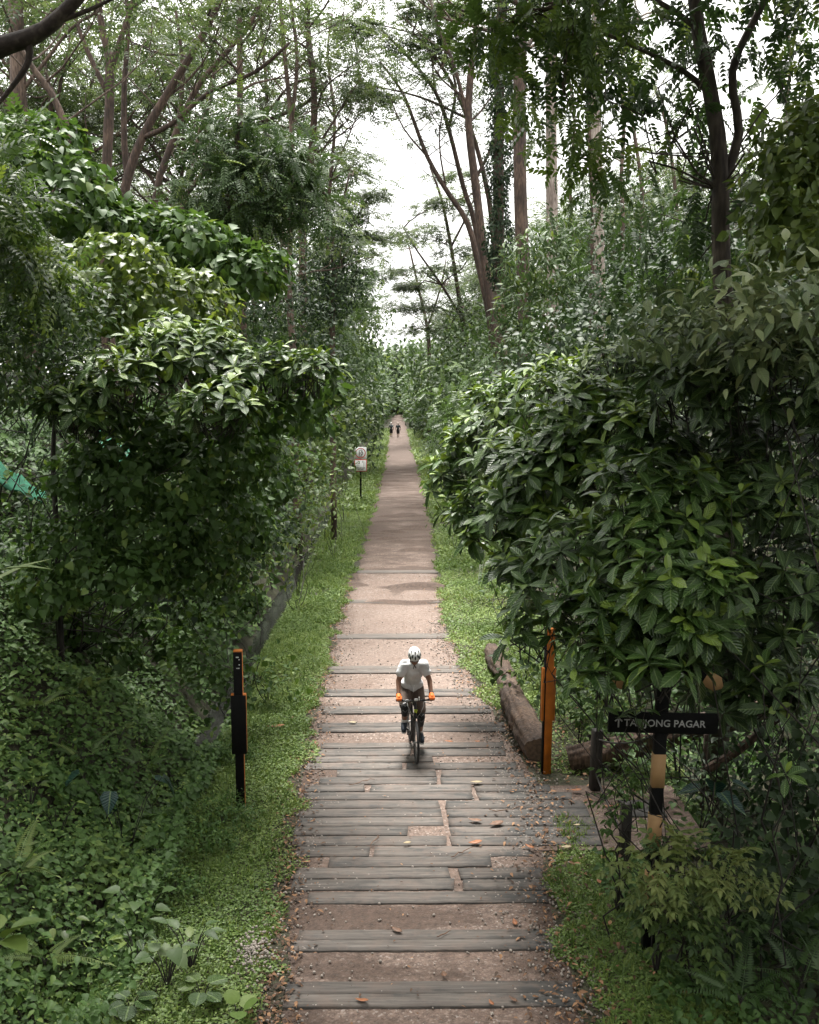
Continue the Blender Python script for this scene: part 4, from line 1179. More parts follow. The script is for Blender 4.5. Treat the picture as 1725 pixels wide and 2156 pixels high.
fl = sorted(far, key=lambda q: q[1])
cnt = {True: 0, False: 0}
for i, (x, y, s) in enumerate(fl):
    if abs(x) < 17: x *= 1.3
    L_ = x < 0
    near_w = abs(x) < 17
    cnt[L_] += 1
    lab = '%s of the far feathery trees on the %s side, counted from the nearest' % (ORD[min(cnt[L_] - 1, 18)], side_words[L_])
    k = i % 4
    if k not in used:
        used.add(k); protos[k].location = (x, y, tz(x, y)); protos[k].rotation_euler.z = rng.random() * 6.28; protos[k].scale = (s,) * 3; protos[k]['label'] = lab
    else:
        copy_tree(protos[k], (x, y, tz(x, y)), rng.random() * 6.28, s, lab)

# --- the dark near tree at the upper right, with drooping compound leaves
def leafy_tree(name, label, stems, d, ells, n, L, leaf, mat, bark, seed, per=3, low=-1, lump=.4, extra=None, cat='tree', group=None, sp=.3, front=0.0, ground=True, thin_stems=True, lo=.05, hi=.7):
    global rng
    keep = rng; rng = np.random.default_rng(seed + 2000)
    tb, fb = Bag(), Bag(); base = None
    for i, st_ in enumerate(stems):
        pts, r0, r1 = st_[:3]
        dd = d + (st_[3] if len(st_) > 3 else 0)
        w = px_line(pts, dd)
        if i == 0 and ground:
            zg = tz(w[0].x, w[0].y) - .1
            if zg < w[0].z: w = [Vector((w[0].x, w[0].y, zg))] + w
        w = smooth_line(w, 3)
        if i == 0: base = w[0]; fork = w[len(w) // 2]
        tb.tube(w, list(np.linspace(r0, r1, len(w))), 8, lump=.04)
    if thin_stems: stems_to(tb, fork, ells, .018, 1, .1)
    fol_cluster(fb, ells, n, per, L, leaf, sp, low, lump, .35, .6, .06, lo, hi, front)
    root = empty(name, (base.x, base.y, base.z), label, cat, group)
    part(tb, 'trunk', BM[bark], root); part(fb, 'crown', LM[mat], root, smooth=leaf.endswith('near'))
    rng = keep
    return root
leafy_tree('broadleaf_tree', 'dark near tree at upper right with drooping compound leaves and forked grey trunk', [
    ([(1538, 900), (1535, 760), (1520, 560), (1515, 330), (1497, 200), (1470, 60), (1455, -80)], .17, .09),
    ([(1517, 400), (1556, 280), (1542, 150), (1600, 20), (1640, -60)], .08, .04), ([(1497, 200), (1440, 150), (1330, 95), (1200, 40)], .05, .02), ([(1470, 60), (1380, 0), (1250, -40)], .05, .02),
    ([(1520, 470), (1590, 400), (1680, 330)], .04, .02)], 15,
    [E(1330, -30, 170, 50, 15, 1.8), E(1130, 60, 80, 36, 14, .8), E(1190, 140, 70, 30, 14.5, .6), E(1330, 230, 40, 26, 15, .5), E(1250, 220, 50, 40, 15, .7), E(1380, 120, 110, 70, 15, 1.3), E(1600, 40, 160, 90, 15, 1.8), E(1640, 180, 110, 70, 16, 1.2),
     E(1440, 230, 60, 50, 15.5, 1.1), E(1650, 300, 80, 40, 16, 1), E(1420, 480, 110, 80, 16, 1), E(1520, 520, 90, 110, 16.5, 1), E(1330, 580, 120, 60, 17, 1.0), E(1450, -90, 300, 60, 14, 2.5)],
    250, .45, 'pinnate_near', 'mid', 'deep', 1, per=3, sp=.24, lo=.0, hi=.6)
leafy_tree('broadleaf_tree', 'bright hanging sprays of compound leaves at top right before the pale trunks', [
    ([(1480, -100), (1300, -40), (1150, 20), (1040, 60)], .05, .015)], 13,
    [E(1060, 60, 60, 30, 13, .5), E(1130, 20, 90, 35, 13, .6), E(1240, 60, 80, 40, 13, .6), E(1150, 200, 70, 30, 13, .5), E(1230, 330, 70, 45, 13.5, .5), E(1000, 70, 30, 22, 13, .3)],
    110, .36, 'pinnate_near', 'pinn', 'brown', 2, per=3, sp=.2, ground=False, lo=.3, hi=1.0)
# unseen canopy overhead and behind the viewer, added to shade the near path
def shade_tree(x, y, H, label, seed, cx_, cy_, Rr=5.2, n=1500):
    global rng
    keep = rng; rng = np.random.default_rng(seed)
    tb, fb = Bag(), Bag()
    w = smooth_line(wander((x, y, tz(x, y) - .2), (x + rng.normal() * .6, y, H), 5, .03), 2)
    tb.tube(w, list(np.linspace(.32, .18, len(w))), 9)
    ells = [(np.array([cx_ + rng.normal() * Rr * .5, cy_ + rng.normal() * Rr * .6, H + rng.uniform(-.5, 3.5)]), np.array([Rr * .6, Rr * .6, 1.3])) for _ in range(8)]
    stems_to(tb, w[-1], ells, .1, 1)
    fol_cluster(fb, ells, n, 5, .7, 'pinnate', .5, -1, .3, .3, .9)
    root = empty('broadleaf_tree', (x, y, tz(x, y)), label, 'tree', 'unseen trees added to shade the near end of the path')
    part(tb, 'trunk', BM['brown'], root); part(fb, 'crown', LM['dark'], root, smooth=False)
    rng = keep
SHADE = [(6.5, 6.5, 17.5, 'leafy shade tree right of the viewpoint', 501, 3, 12), (8.5, 4, 16, 'leafy shade tree behind the right edge', 502, 7.5, 10), (-6.5, 6, 18, 'leafy shade tree left of the viewpoint', 503, -2.5, 13),
         (3.5, -5, 14, 'leafy shade tree just behind the viewpoint', 504, 0, 0), (-9, 3, 16, 'leafy shade tree beyond the left edge', 506, -5, 7)]
for a in SHADE: shade_tree(*a)

def on_bank(px, py, lift=0.0):      # first hit of the pixel ray with the terrain
    r = ray(px, py); t = np.arange(4.0, 90, .04)
    k = t / r.y
    below = CAM_H + r.z * k < terrain(r.x * k, t) + lift
    i = int(np.argmax(below)) if below.any() else len(t) - 1
    return cam.location + r * float(k[i])
# ================================================================== SHRUBS, CLIMBERS, THICKET
def shrub(name, label, cat, mat, ells, fn, base_px=None, bark='dark', stem=True, group=None, seed=0, r0=.015, per=1, smooth=True):
    global rng
    keep = rng; rng = np.random.default_rng(seed + 4000)
    c = ells[0][0]
    if base_px: bx, by = base_px
    else: bx, by = c[0], c[1] + .3
    bz = tz(bx, by)
    tb, fb = Bag(), Bag()
    fn(fb, ells, tb)
    if stem: stems_to(tb, (bx, by, bz - .1), ells, r0, per)
    root = empty(name, (bx, by, bz), label, cat, group)
    part(fb, 'foliage', LM[mat], root, smooth=smooth)
    if tb.v: part(tb, 'stem', BM[bark], root)
    rng = keep
    return root
W = lambda n, L, **k: (lambda fb, e, tb: fol_whorl(fb, e, n, L, stems=tb, **k))
D = lambda n, L, leaf='heart', **k: (lambda fb, e, tb: fol_drape(fb, e, n, L, leaf, **k))
CL = lambda n, per, L, leaf='rhomb', sp=.25, **k: (lambda fb, e, tb: fol_cluster(fb, e, n, per, L, leaf, sp, **k))

# right: the big glossy whorled shrubs
shrub('shrub', 'large glossy shrub with whorled long leaves in front of the crossing sign', 'shrub', 'whorl',
      [E(1420, 1230, 150, 130, 9.8, .8), E(1300, 1290, 120, 90, 10.2, .7), E(1230, 1180, 130, 110, 11, .8), E(1390, 1060, 150, 110, 10.6, .9), E(1270, 1380, 90, 50, 9.8, .45), E(1390, 1385, 90, 45, 9.4, .4), E(1120, 1310, 70, 50, 11, .4)],
      W(235, .33, low=-.55, front=.5), base_px=(3.4, 11.5), seed=1, per=1, r0=.009)
shrub('shrub', 'tall glossy whorled shrub leaning to the path, middle of the right side', 'shrub', 'whorl',
      [E(1150, 1010, 130, 110, 13, .9), E(1050, 1080, 90, 90, 14, .8), E(1240, 900, 140, 90, 13, 1.0), E(1110, 1180, 80, 60, 13, .6), E(1060, 960, 70, 60, 14.5, .7), E(1340, 930, 120, 100, 12, .9)],
      W(270, .33, low=-.6, front=.5), base_px=(3.9, 14.5), seed=2)
shrub('shrub', 'yellow tipped whorled shrub further back, its leaves nearest the path on the right', 'shrub', 'whorl',
      [E(1080, 880, 110, 80, 18, 1.0), E(960, 1000, 60, 60, 20, .9), E(1010, 930, 70, 60, 19, .9), E(980, 1080, 50, 50, 19, .7), E(1180, 820, 120, 70, 17, 1.1)],
      W(250, .33, low=-.6, hot=.25, front=.4), base_px=(3.8, 19.8), seed=3)
shrub('shrub', 'broad shrub with pale grey green leaves along the upper right slope', 'shrub', 'pale',
      [E(1560, 665, 150, 40, 9.5, .8), E(1440, 710, 110, 40, 10.5, .8), E(1690, 640, 90, 45, 9, .7), E(1620, 740, 110, 40, 9.4, .6)],
      CL(230, 5, .17, 'ovate', .17, lump=.5, lo=.1, hi=.95, front=.4, low=-.3, droop=.35, hot=.12), base_px=(4.6, 11), seed=4)
shrub('shrub', 'sunlit yellow green shrub capping the slope left of pale leaves', 'shrub', 'whorl2',
      [E(1310, 770, 90, 60, 14, .8), E(1200, 830, 90, 60, 15, .8), E(1420, 690, 80, 40, 13, .7), E(1260, 860, 90, 60, 13, .8)],
      W(230, .2, low=-.5, hot=.3, front=.4), base_px=(4.3, 15), seed=5)
shrub('shrub', 'dark whorled shrub filling the shade at the right edge', 'shrub', 'whorl2',
      [E(1650, 740, 110, 60, 9.8, .6), E(1520, 770, 110, 50, 10.4, .6), E(1600, 830, 150, 70, 10.4, .7), E(1460, 820, 110, 60, 11, .7), E(1620, 1000, 160, 160, 11, 1), E(1640, 1250, 150, 150, 10.8, .9), E(1520, 950, 120, 140, 12, 1), E(1700, 850, 100, 90, 10.5, .8), E(1560, 1420, 130, 110, 11, .7)],
      W(330, .3, low=-.6, hot=.1, front=.4), base_px=(5.2, 12), seed=6, r0=.008)
for k, (px, py, d, lab) in enumerate([(1655, 1630, 8.6, 'single bright rosette of long leaves low at the right edge'), (1560, 1040, 9.6, 'lone whorl of leaves hanging in the dark right shade'),
        (1690, 1330, 9.0, 'small whorled sprig at the right edge above the low rosette'), (1610, 1400, 9.2, 'small bright whorled sprig right of the cross sign'), (1337, 1508, 10.3, 'whorled sprig hanging over the left end of the name board'), (1268, 1490, 10.2, 'whorled sprig hanging left of the name board'), (1352, 1490, 9.9, 'second whorled sprig over the left end of the name board, nearer the viewer')]):
    c = np.array([P(px, py, d)])
    shrub('sprig', lab, 'sprig', 'whorl', [(c[0], np.array([.2, .2, .2]))], (lambda fb, e, tb, c=c: fol_whorl(fb, e, 0, .24, nl=(6, 7), hot=.4, pts=(np.concatenate([c, c + [[.22, .1, .18]]]) if False else c, np.array([[-.1, -.6, .7]])))), base_px=(c[0][0] + .3, c[0][1] + .5), seed=60 + k, r0=.012)
# right: climbers and bushes behind
shrub('climber', 'column of finger leaved creeper below the reddish brown trunk', 'climber', 'mid',
      [E(1140, 560, 85, 70, 27, 1.1), E(1130, 660, 80, 90, 27, 1.1), E(1150, 750, 90, 60, 26, 1.1), E(1180, 500, 50, 45, 28, .8), E(1100, 640, 50, 70, 27.5, .8)],
      D(3000, .26, 'lance', lo=.1, hi=.8, lump=.4, front=.3), base_px=(4.2, 28), seed=7)
shrub('climber', 'bright heart leaved climber hanging at the upper right edge', 'climber', 'vine_b',
      [E(1690, 330, 80, 80, 13, .8), E(1640, 420, 70, 90, 13, .8), E(1680, 520, 90, 70, 12.6, .8), E(1730, 260, 50, 50, 13, .6)],
      D(1500, .16, 'heart', front=.3, lump=.6, shell=.5), base_px=(6.6, 14), seed=8)
bushes_r = [
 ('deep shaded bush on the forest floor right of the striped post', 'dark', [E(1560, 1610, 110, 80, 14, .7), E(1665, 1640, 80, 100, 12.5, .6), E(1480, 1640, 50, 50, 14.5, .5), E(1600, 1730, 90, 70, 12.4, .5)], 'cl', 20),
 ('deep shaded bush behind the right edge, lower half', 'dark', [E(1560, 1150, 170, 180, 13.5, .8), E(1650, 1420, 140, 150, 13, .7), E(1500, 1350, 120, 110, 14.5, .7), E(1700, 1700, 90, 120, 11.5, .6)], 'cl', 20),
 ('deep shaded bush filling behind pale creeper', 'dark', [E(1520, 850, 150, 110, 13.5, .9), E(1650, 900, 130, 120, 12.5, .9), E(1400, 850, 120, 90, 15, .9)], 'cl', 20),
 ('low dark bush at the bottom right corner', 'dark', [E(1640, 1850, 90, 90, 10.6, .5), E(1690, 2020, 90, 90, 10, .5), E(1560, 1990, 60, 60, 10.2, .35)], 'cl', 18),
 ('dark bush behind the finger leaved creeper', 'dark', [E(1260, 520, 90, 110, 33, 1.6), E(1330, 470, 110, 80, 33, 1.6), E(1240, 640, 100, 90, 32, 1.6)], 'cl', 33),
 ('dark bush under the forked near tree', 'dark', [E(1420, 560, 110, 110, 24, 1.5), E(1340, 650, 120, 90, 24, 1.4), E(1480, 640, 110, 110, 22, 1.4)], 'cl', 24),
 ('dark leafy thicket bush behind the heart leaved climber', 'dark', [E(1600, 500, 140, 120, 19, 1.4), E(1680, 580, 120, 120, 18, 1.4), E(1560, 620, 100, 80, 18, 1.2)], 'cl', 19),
 ('mid green bush at the foot of the curved trunks', 'mid', [E(980, 740, 70, 50, 50, 2), E(1040, 790, 70, 60, 46, 2), E(950, 800, 60, 60, 52, 2)], 'cl', 50),
 ('olive bush beside the path on the right, mid distance', 'pinn', [E(960, 900, 70, 60, 38, 1.5), E(1010, 860, 80, 60, 36, 1.6), E(920, 930, 45, 45, 42, 1.3)], 'pin', 38),
 ('rounded bush beside the far walkers on the right', 'mid', [E(908, 865, 36, 50, 75, 2.0), E(930, 830, 50, 60, 70, 2.2), E(900, 815, 34, 45, 85, 2.2)], 'cl', 75),
 ('far low bush closing the right side of the path end', 'mid', [E(882, 822, 24, 38, 120, 2.6), E(888, 780, 34, 36, 115, 2.6)], 'cl', 118),
 ('shaded bush between the creeper column and glossy shrubs', 'dark', [E(1200, 730, 110, 80, 22, 1.3), E(1090, 800, 70, 60, 24, 1.2), E(1300, 680, 90, 70, 21, 1.2)], 'cl', 22),
 ('low mid green bush under the leaning shrub beside the white stake', 'vine', [E(1060, 1130, 70, 60, 26, 1.0), E(1000, 1070, 50, 50, 30, 1.0), E(1090, 1220, 60, 50, 22, .8)], 'cl', 26),
 ('small leaved bush behind the split log', 'mid', [E(1190, 1430, 70, 50, 18.5, .7), E(1270, 1410, 80, 50, 18, .8), E(1110, 1400, 50, 40, 19, .6)], 'cl', 17),
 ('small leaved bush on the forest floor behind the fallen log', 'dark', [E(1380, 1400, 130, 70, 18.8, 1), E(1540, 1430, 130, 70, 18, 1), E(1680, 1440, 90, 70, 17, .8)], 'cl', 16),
]
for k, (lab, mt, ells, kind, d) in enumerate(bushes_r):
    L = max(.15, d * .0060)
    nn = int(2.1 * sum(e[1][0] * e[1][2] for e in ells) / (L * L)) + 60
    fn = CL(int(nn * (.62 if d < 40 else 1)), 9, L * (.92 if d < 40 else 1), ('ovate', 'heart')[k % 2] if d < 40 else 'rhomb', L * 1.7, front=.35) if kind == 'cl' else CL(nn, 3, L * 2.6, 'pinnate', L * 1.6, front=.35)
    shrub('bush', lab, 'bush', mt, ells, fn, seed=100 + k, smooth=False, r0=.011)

# left: overhanging whorled shrub and climbers
shrub('shrub', 'whorled big leaved shrub on the left reaching out toward the path', 'shrub', 'whorl',
      [E(270, 800, 120, 60, 15, .9), E(400, 760, 130, 70, 15.5, 1.0), E(470, 860, 80, 55, 14.5, .7), E(560, 780, 100, 50, 15.5, .8), E(655, 775, 55, 35, 15, .5), E(345, 705, 60, 45, 16, .7), E(180, 860, 90, 60, 15, .8)],
      W(280, .32, low=-.35, hot=.25, lump=.35, front=.3), base_px=(-6.3, 16.5), seed=11)
shrub('climber', 'heart leaved creeper hanging under the whorled shrub on the left', 'climber', 'vine',
      [E(560, 860, 110, 60, 16.5, .7), E(640, 820, 70, 50, 16.5, .6), E(400, 900, 120, 70, 16.5, .7), E(290, 930, 120, 70, 16, .7), E(640, 880, 60, 50, 20, .8)],
      D(1900, .17, 'heart', lump=.4, lo=.0, hi=.6), base_px=(-5.9, 17.5), seed=12)
shrub('climber', 'dark heart leaved creeper curtain hanging to the bank below the whorled shrub', 'climber', 'vine',
      [E(470, 960, 100, 80, 15.6, .6), E(380, 1010, 120, 90, 15.4, .6), E(260, 1000, 110, 70, 15.2, .6), E(540, 930, 60, 90, 17.5, .6), E(180, 1010, 80, 60, 15.6, .6), E(450, 1090, 110, 80, 16, .6), E(310, 1120, 130, 70, 15.4, .6), E(150, 1150, 90, 70, 15, .6), E(560, 1010, 60, 70, 19, .6), E(230, 1215, 130, 60, 14.8, .5), E(400, 1190, 110, 60, 15.8, .5), E(100, 1240, 80, 50, 14.6, .5), E(520, 1110, 60, 70, 18, .5)],
      D(5600, .14, 'heart', lump=.5, lo=.0, hi=.65, shell=.4), base_px=(-5.6, 17), seed=18)
shrub('climber', 'bright creeper heaped in a dome on the left above the whorled shrub', 'climber', 'vine_b',
      [E(260, 560, 90, 70, 18, 1.0), E(330, 640, 110, 80, 18, 1.0), E(430, 660, 60, 90, 18.5, .8), E(200, 640, 80, 70, 18, 1.0)],
      D(2400, .17, 'heart', lump=.45, hot=.1, hi=.85), base_px=(-7.5, 19), seed=13)
shrub('climber', 'dark large leaved creeper mound at the upper left edge', 'climber', 'vine',
      [E(60, 360, 110, 90, 22, 1.4), E(160, 420, 90, 80, 22, 1.3), E(90, 300, 90, 50, 23, 1.1), E(-20, 420, 90, 120, 21, 1.3), E(210, 470, 70, 50, 22, 1)],
      D(2600, .24, 'heart', lump=.4, hi=.65), base_px=(-9.5, 24), seed=14)
shrub('climber', 'large leaved creeper sheet draped left of the dark small tree', 'climber', 'vine',
      [E(330, 490, 90, 45, 25, 1.2), E(420, 520, 90, 60, 24, 1.2), E(510, 570, 90, 60, 24, 1.2), E(250, 470, 80, 40, 25, 1.1)],
      D(2000, .25, 'heart', lump=.4, hi=.7), base_px=(-7.8, 26), seed=15)
shrub('bush', 'feathery light green bush at the left edge', 'bush', 'pinn',
      [E(-10, 470, 60, 110, 14, .7), E(20, 560, 60, 70, 14.5, .7), E(10, 350, 40, 60, 15, .6), E(60, 590, 70, 50, 15, .7)],
      CL(150, 3, .48, 'pinnate', .2, front=.3, hot=.2), base_px=(-7.2, 15.5), seed=16, smooth=False)
shrub('bush', 'mixed green bush on the left below the feathery bush', 'bush', 'mid',
      [E(60, 700, 110, 90, 15.5, 1.0), E(130, 640, 100, 60, 16, .9), E(20, 800, 90, 80, 15, .9)],
      CL(330, 8, .13, 'ovate', .2, front=.3), base_px=(-7.6, 16.5), seed=17)
leafy_tree('broadleaf_tree', 'small dark tree with flat leaf sprays in the middle of the left side', [
    ([(470, 560), (478, 470), (490, 380), (500, 290), (505, 230)], .13, .05), ([(478, 470), (540, 400), (600, 360)], .06, .03), ([(490, 400), (440, 360), (420, 330)], .05, .02)], 28,
    [E(490, 255, 42, 26, 28, .7), E(545, 310, 60, 24, 28, 1.0), E(450, 325, 55, 22, 28, 1.0), E(625, 345, 50, 24, 28, .9), E(520, 375, 70, 24, 27.5, 1.2), E(420, 415, 60, 24, 28, 1), E(600, 425, 70, 26, 28, 1), E(500, 455, 70, 24, 27.5, 1), E(655, 400, 36, 20, 28, .6)],
    430, .5, 'pinnate', 'mid', 'brown', 11, per=4, sp=.26, lo=.05, hi=.7)
leafy_tree('broadleaf_tree', 'slim dark leaved tree at the left of the sky gap with ivy hanging', [
    ([(700, 700), (705, 600), (700, 520), (702, 470)], .12, .05)], 40,
    [E(700, 470, 35, 28, 40, .8), E(722, 510, 20, 35, 40, .5), E(690, 560, 40, 40, 40, .9), E(720, 600, 45, 40, 40, 1.0), E(670, 620, 50, 50, 40, 1.1)],
    420, .2, 'rhomb', 'dark', 'brown', 12, per=9, sp=.3)
def EB(px, py, rx, ry, lift):
    p = on_bank(px, py, lift); s_ = S(p.y)
    return (np.array(p), np.array([rx / s_, rx / s_, ry / s_]))
shrub('climber', 'dark creeper hummocks on the bank between the ferns and the whorled shrub', 'climber', 'vine',
      [EB(*q, 60 + 15 * math.sin(q[0]), 45, .8) for q in ((120, 1200), (230, 1260), (340, 1240), (440, 1230), (520, 1180), (300, 1310), (180, 1330), (420, 1310), (60, 1290), (500, 1280), (370, 1370), (250, 1390), (560, 1130))],
      D(4600, .15, 'heart', lump=.6, lo=.0, hi=.7, shell=.4, low=-.3), seed=19, stem=False)
bushes_l = [
 ('dark leafy curtain under the whorled shrub, left of the saplings', 'vine', [E(200, 1050, 110, 80, 17, .7), E(330, 1080, 110, 90, 17, .7), E(440, 1050, 90, 90, 17.5, .7), E(90, 1180, 100, 70, 16, .6), E(260, 1190, 130, 60, 16, .6)], 'cl', 19),
 ('dark leafy curtain right of the saplings above the drain', 'vine', [E(520, 1060, 70, 80, 21, .7), E(480, 1170, 90, 60, 18.5, .6), E(400, 1230, 110, 50, 17.5, .5), E(590, 980, 80, 60, 23, .8)], 'cl', 20),
 ('dark leafy bush below the small dark tree', 'dark', [E(560, 540, 90, 70, 31, 1.7), E(600, 640, 110, 80, 30, 1.7), E(520, 670, 90, 70, 27, 1.3), E(430, 560, 70, 60, 29, 1.3)], 'cl', 30),
 ('bright tipped feathery bush left of the sky gap', 'pinn', [E(720, 620, 60, 55, 46, 2.0), E(740, 690, 50, 60, 48, 2.0), E(670, 700, 70, 60, 42, 1.9)], 'pin', 45),
 ('rounded green bush where the left forest meets the sky gap', 'mid', [E(775, 690, 32, 50, 70, 2.4), E(785, 760, 34, 60, 66, 2.4), E(755, 780, 40, 60, 58, 2.2)], 'cl', 66),
 ('far bush closing the left side of the path end', 'mid', [E(800, 785, 18, 44, 105, 2.0), E(802, 838, 13, 30, 100, 1.8), E(786, 850, 18, 36, 88, 1.8)], 'cl', 100),
 ('dark thicket bush beneath the leaning whorled shrub', 'dark', [E(250, 1010, 170, 80, 18, 1.0), E(400, 1040, 120, 100, 18.5, 1.0), E(130, 1120, 90, 90, 17.5, .9), E(500, 980, 90, 80, 20, 1.0)], 'cl', 18),
 ('dark trailing bush at mid left over the bank', 'dark', [E(470, 1160, 110, 80, 19, .9), E(330, 1180, 130, 80, 17.5, .9), E(560, 1080, 70, 70, 22, .9)], 'cl', 19),
 ('pale green low bush above the drain on the left', 'vine_b', [E(620, 1060, 80, 70, 28, 1.1), E(570, 1170, 70, 60, 24, .9), E(680, 1010, 50, 70, 34, 1.1), E(650, 1130, 40, 40, 29, .7)], 'cl', 28),
 ('leaf wall bush behind the speed sign', 'vine_b', [E(700, 890, 50, 60, 36, 1.2), E(705, 960, 34, 50, 42, 1.1), E(670, 960, 50, 60, 34, 1.1), E(752, 880, 30, 50, 62, 1.5)], 'cl', 38),
 ('low bush on the left verge past the speed sign', 'mid', [E(782, 928, 16, 30, 75, 1.2), E(792, 888, 12, 24, 92, 1.2)], 'cl', 80),
 ('dense dark bush behind the hanging creeper, left centre', 'dark', [E(620, 770, 110, 70, 30, 1.5), E(700, 830, 60, 60, 38, 1.5), E(560, 900, 110, 70, 24, 1.1), E(680, 760, 60, 60, 44, 1.6)], 'cl', 30),
 ('dark bush in the shade at far mid left edge', 'dark', [E(30, 880, 90, 60, 18, .8), E(120, 800, 90, 70, 20, 1.0), E(20, 1150, 70, 60, 16.5, .7)], 'cl', 18),
 ('small shrub beside the drain next to the black marker', 'vine', [E(560, 1430, 45, 28, 19.5, .35), E(470, 1440, 50, 60, 17.5, .5), E(420, 1380, 60, 50, 18, .5)], 'cl', 18),
]
for k, (lab, mt, ells, kind, d) in enumerate(bushes_l):
    L = max(.14, d * .0060)
    nn = int(2.1 * sum(e[1][0] * e[1][2] for e in ells) / (L * L)) + 60
    fn = CL(int(nn * (.62 if d < 40 else 1)), 9, L * (.92 if d < 40 else 1), ('ovate', 'heart')[k % 2] if d < 40 else 'rhomb', L * 1.7, front=.35) if kind == 'cl' else CL(nn, 3, L * 2.6, 'pinnate', L * 1.6, front=.35)
    shrub('bush', lab, 'bush', mt, ells, fn, seed=200 + k, smooth=False, r0=.011)

# thin dark trunks under the left overhang
for k, (pl, r, d, lab) in enumerate([([(118, 1090), (112, 960), (122, 850), (150, 790)], .05, 16, 'thin dark sapling stem at far left in front of the green netting')]):
    b_ = Bag(); w = px_line(pl, d); w = [Vector((w[0].x, w[0].y, tz(w[0].x, w[0].y) - .1))] + w
    w = smooth_line(w, 3); b_.tube(w, list(np.linspace(r, r * .5, len(w))), 7)
    tag(b_.build('sapling', BM['dark'], origin=w[0]), lab, 'sapling')

# dense undergrowth behind everything, and the forest at the end of the path (uncountable)
def thicket(name, label, mat, spots, L, per, seed):
    global rng
    keep = rng; rng = np.random.default_rng(seed)
    fb = Bag()
    for (x, y, rx, rz, n_) in spots:
        z0 = tz(x, y)
        fol_cluster(fb, [(np.array([x, y, z0 + rz * .8]), np.array([rx, rx, rz]))], n_, per, L * max(1, y / 42), 'rhomb', L * max(1, y / 60) * 1.4, -.3, .5, .25, .5)
    o = fb.build(name, LM[mat], smooth=False)
    rng = keep
    return tag(o, label, 'undergrowth', kind='stuff')
sl = [(-9 - 4 * rng.random() - (2.5 if y < 40 else 0), y, 2.2 + rng.random(), 2.2 + 2.2 * rng.random() + (.8 if y > 45 else 0), 150) for y in np.arange(26, 60, 2.6)]
for y in np.arange(46, 225, 3.6):
    r_ = 1.4 + rng.random() * 1.5; sl.append((-3.4 - r_ - 2.2 * rng.random() * (y < 120), y, r_, 1.8 + 5 * rng.random() ** 1.5, 170))
sl += [(-14 - 10 * rng.random(), y, 3.5, 4 + 2 * rng.random(), 150) for y in np.arange(24, 130, 6)]
thicket('undergrowth', 'dense dark undergrowth filling the left forest behind the shrubs', 'mid', sl, .24, 8, 61)
sr = [(5.5 + 3 * rng.random(), y, 1.8 + rng.random(), 2. + 2 * rng.random(), 120) for y in np.arange(20, 50, 2.6)]
for y in np.arange(46, 225, 3.6):
    r_ = 1.4 + rng.random() * 1.5; sr.append((2.9 + r_ + 2.2 * rng.random() * (y < 120), y, r_, 1.8 + 5 * rng.random() ** 1.5, 170))
sr += [(12 + 12 * rng.random(), y, 3.5, 4.5 + 2.5 * rng.random(), 150) for y in np.arange(18, 130, 6)]
thicket('undergrowth', 'dense dark undergrowth filling the right forest behind the shrubs', 'mid', sr, .24, 8, 62)
# forest walls added on both sides and behind the viewer to block light
wl_ = [(-15 - 12 * rng.random(), y + rng.normal(), 3.2 + rng.random(), 4.2 + 1.6 * rng.random(), 330) for y in np.arange(-14, 70, 2.2)]
thicket('undergrowth', 'tall dense forest wall far to the left behind the bank, added to block side light', 'dark', wl_, .42, 8, 64)
wr_ = [(12 + 10 * rng.random(), y + rng.normal(), 3.2 + rng.random(), 5 + 1.8 * rng.random(), 330) for y in np.arange(-14, 70, 2.2)]
thicket('undergrowth', 'tall dense forest wall far to the right behind the shrubs, added to block side light', 'dark', wr_, .42, 8, 65)
wb_ = [(x, -9 - 9 * rng.random(), 3.5, 6 + 3.5 * rng.random(), 420) for x in np.arange(-24, 25, 2.4)]
thicket('undergrowth', 'dense unseen forest behind the viewpoint, added to block light from the back', 'dark', wb_, .5, 8, 66)
sf = [(rng.uniform(-9, 9), 232 + 40 * rng.random(), 4 + 2 * rng.random(), 5 + 3.5 * rng.random(), 260) for k in range(14)]
thicket('distant_forest', 'mass of trees closing the far end of the path', 'mid', sf, .3, 8, 63)['category'] = 'forest'
# ================================================================== SMALLER PLANTS
def rosette(name, label, cat, mat, base, n, L, leaf, stem=.25, el=(5, 45), seed=0, tint=(.2, .7), bark='dark', group=None, wm=1.0, hot=0.0):
    global rng
    keep = rng; rng = np.random.default_rng(seed + 6000)
    base = Vector(base)
    root = empty(name, base, label, cat, group)
    fb, tb = Bag(), Bag()
    for i in range(n):
        a = i * 2.4 + rng.normal() * .25
        e_ = math.radians(rng.uniform(*el))
        h = stem * rng.uniform(.5, 1.1)
        d = np.array([math.cos(a) * math.cos(e_), math.sin(a) * math.cos(e_), math.sin(e_)])
        q = np.array(base) + np.array([math.cos(a) * h * .45, math.sin(a) * h * .45, h])
        t = rng.uniform(*tint) if rng.random() > hot else .95
        put_leaves(fb, leaf, q[None], d[None], (UP + rdir(1)[0] * .15)[None], L * rng.uniform(.75, 1.15), t, np.array([wm]))
        tb.tube([base, base.lerp(Vector(q), .6) + Vector((0, 0, h * .15)), Vector(q)], [.008, .006, .004], 5, cap=False)
    part(fb, 'leaves', LM[mat], root); part(tb, 'stem', BM[bark], root)
    rng = keep
    return root
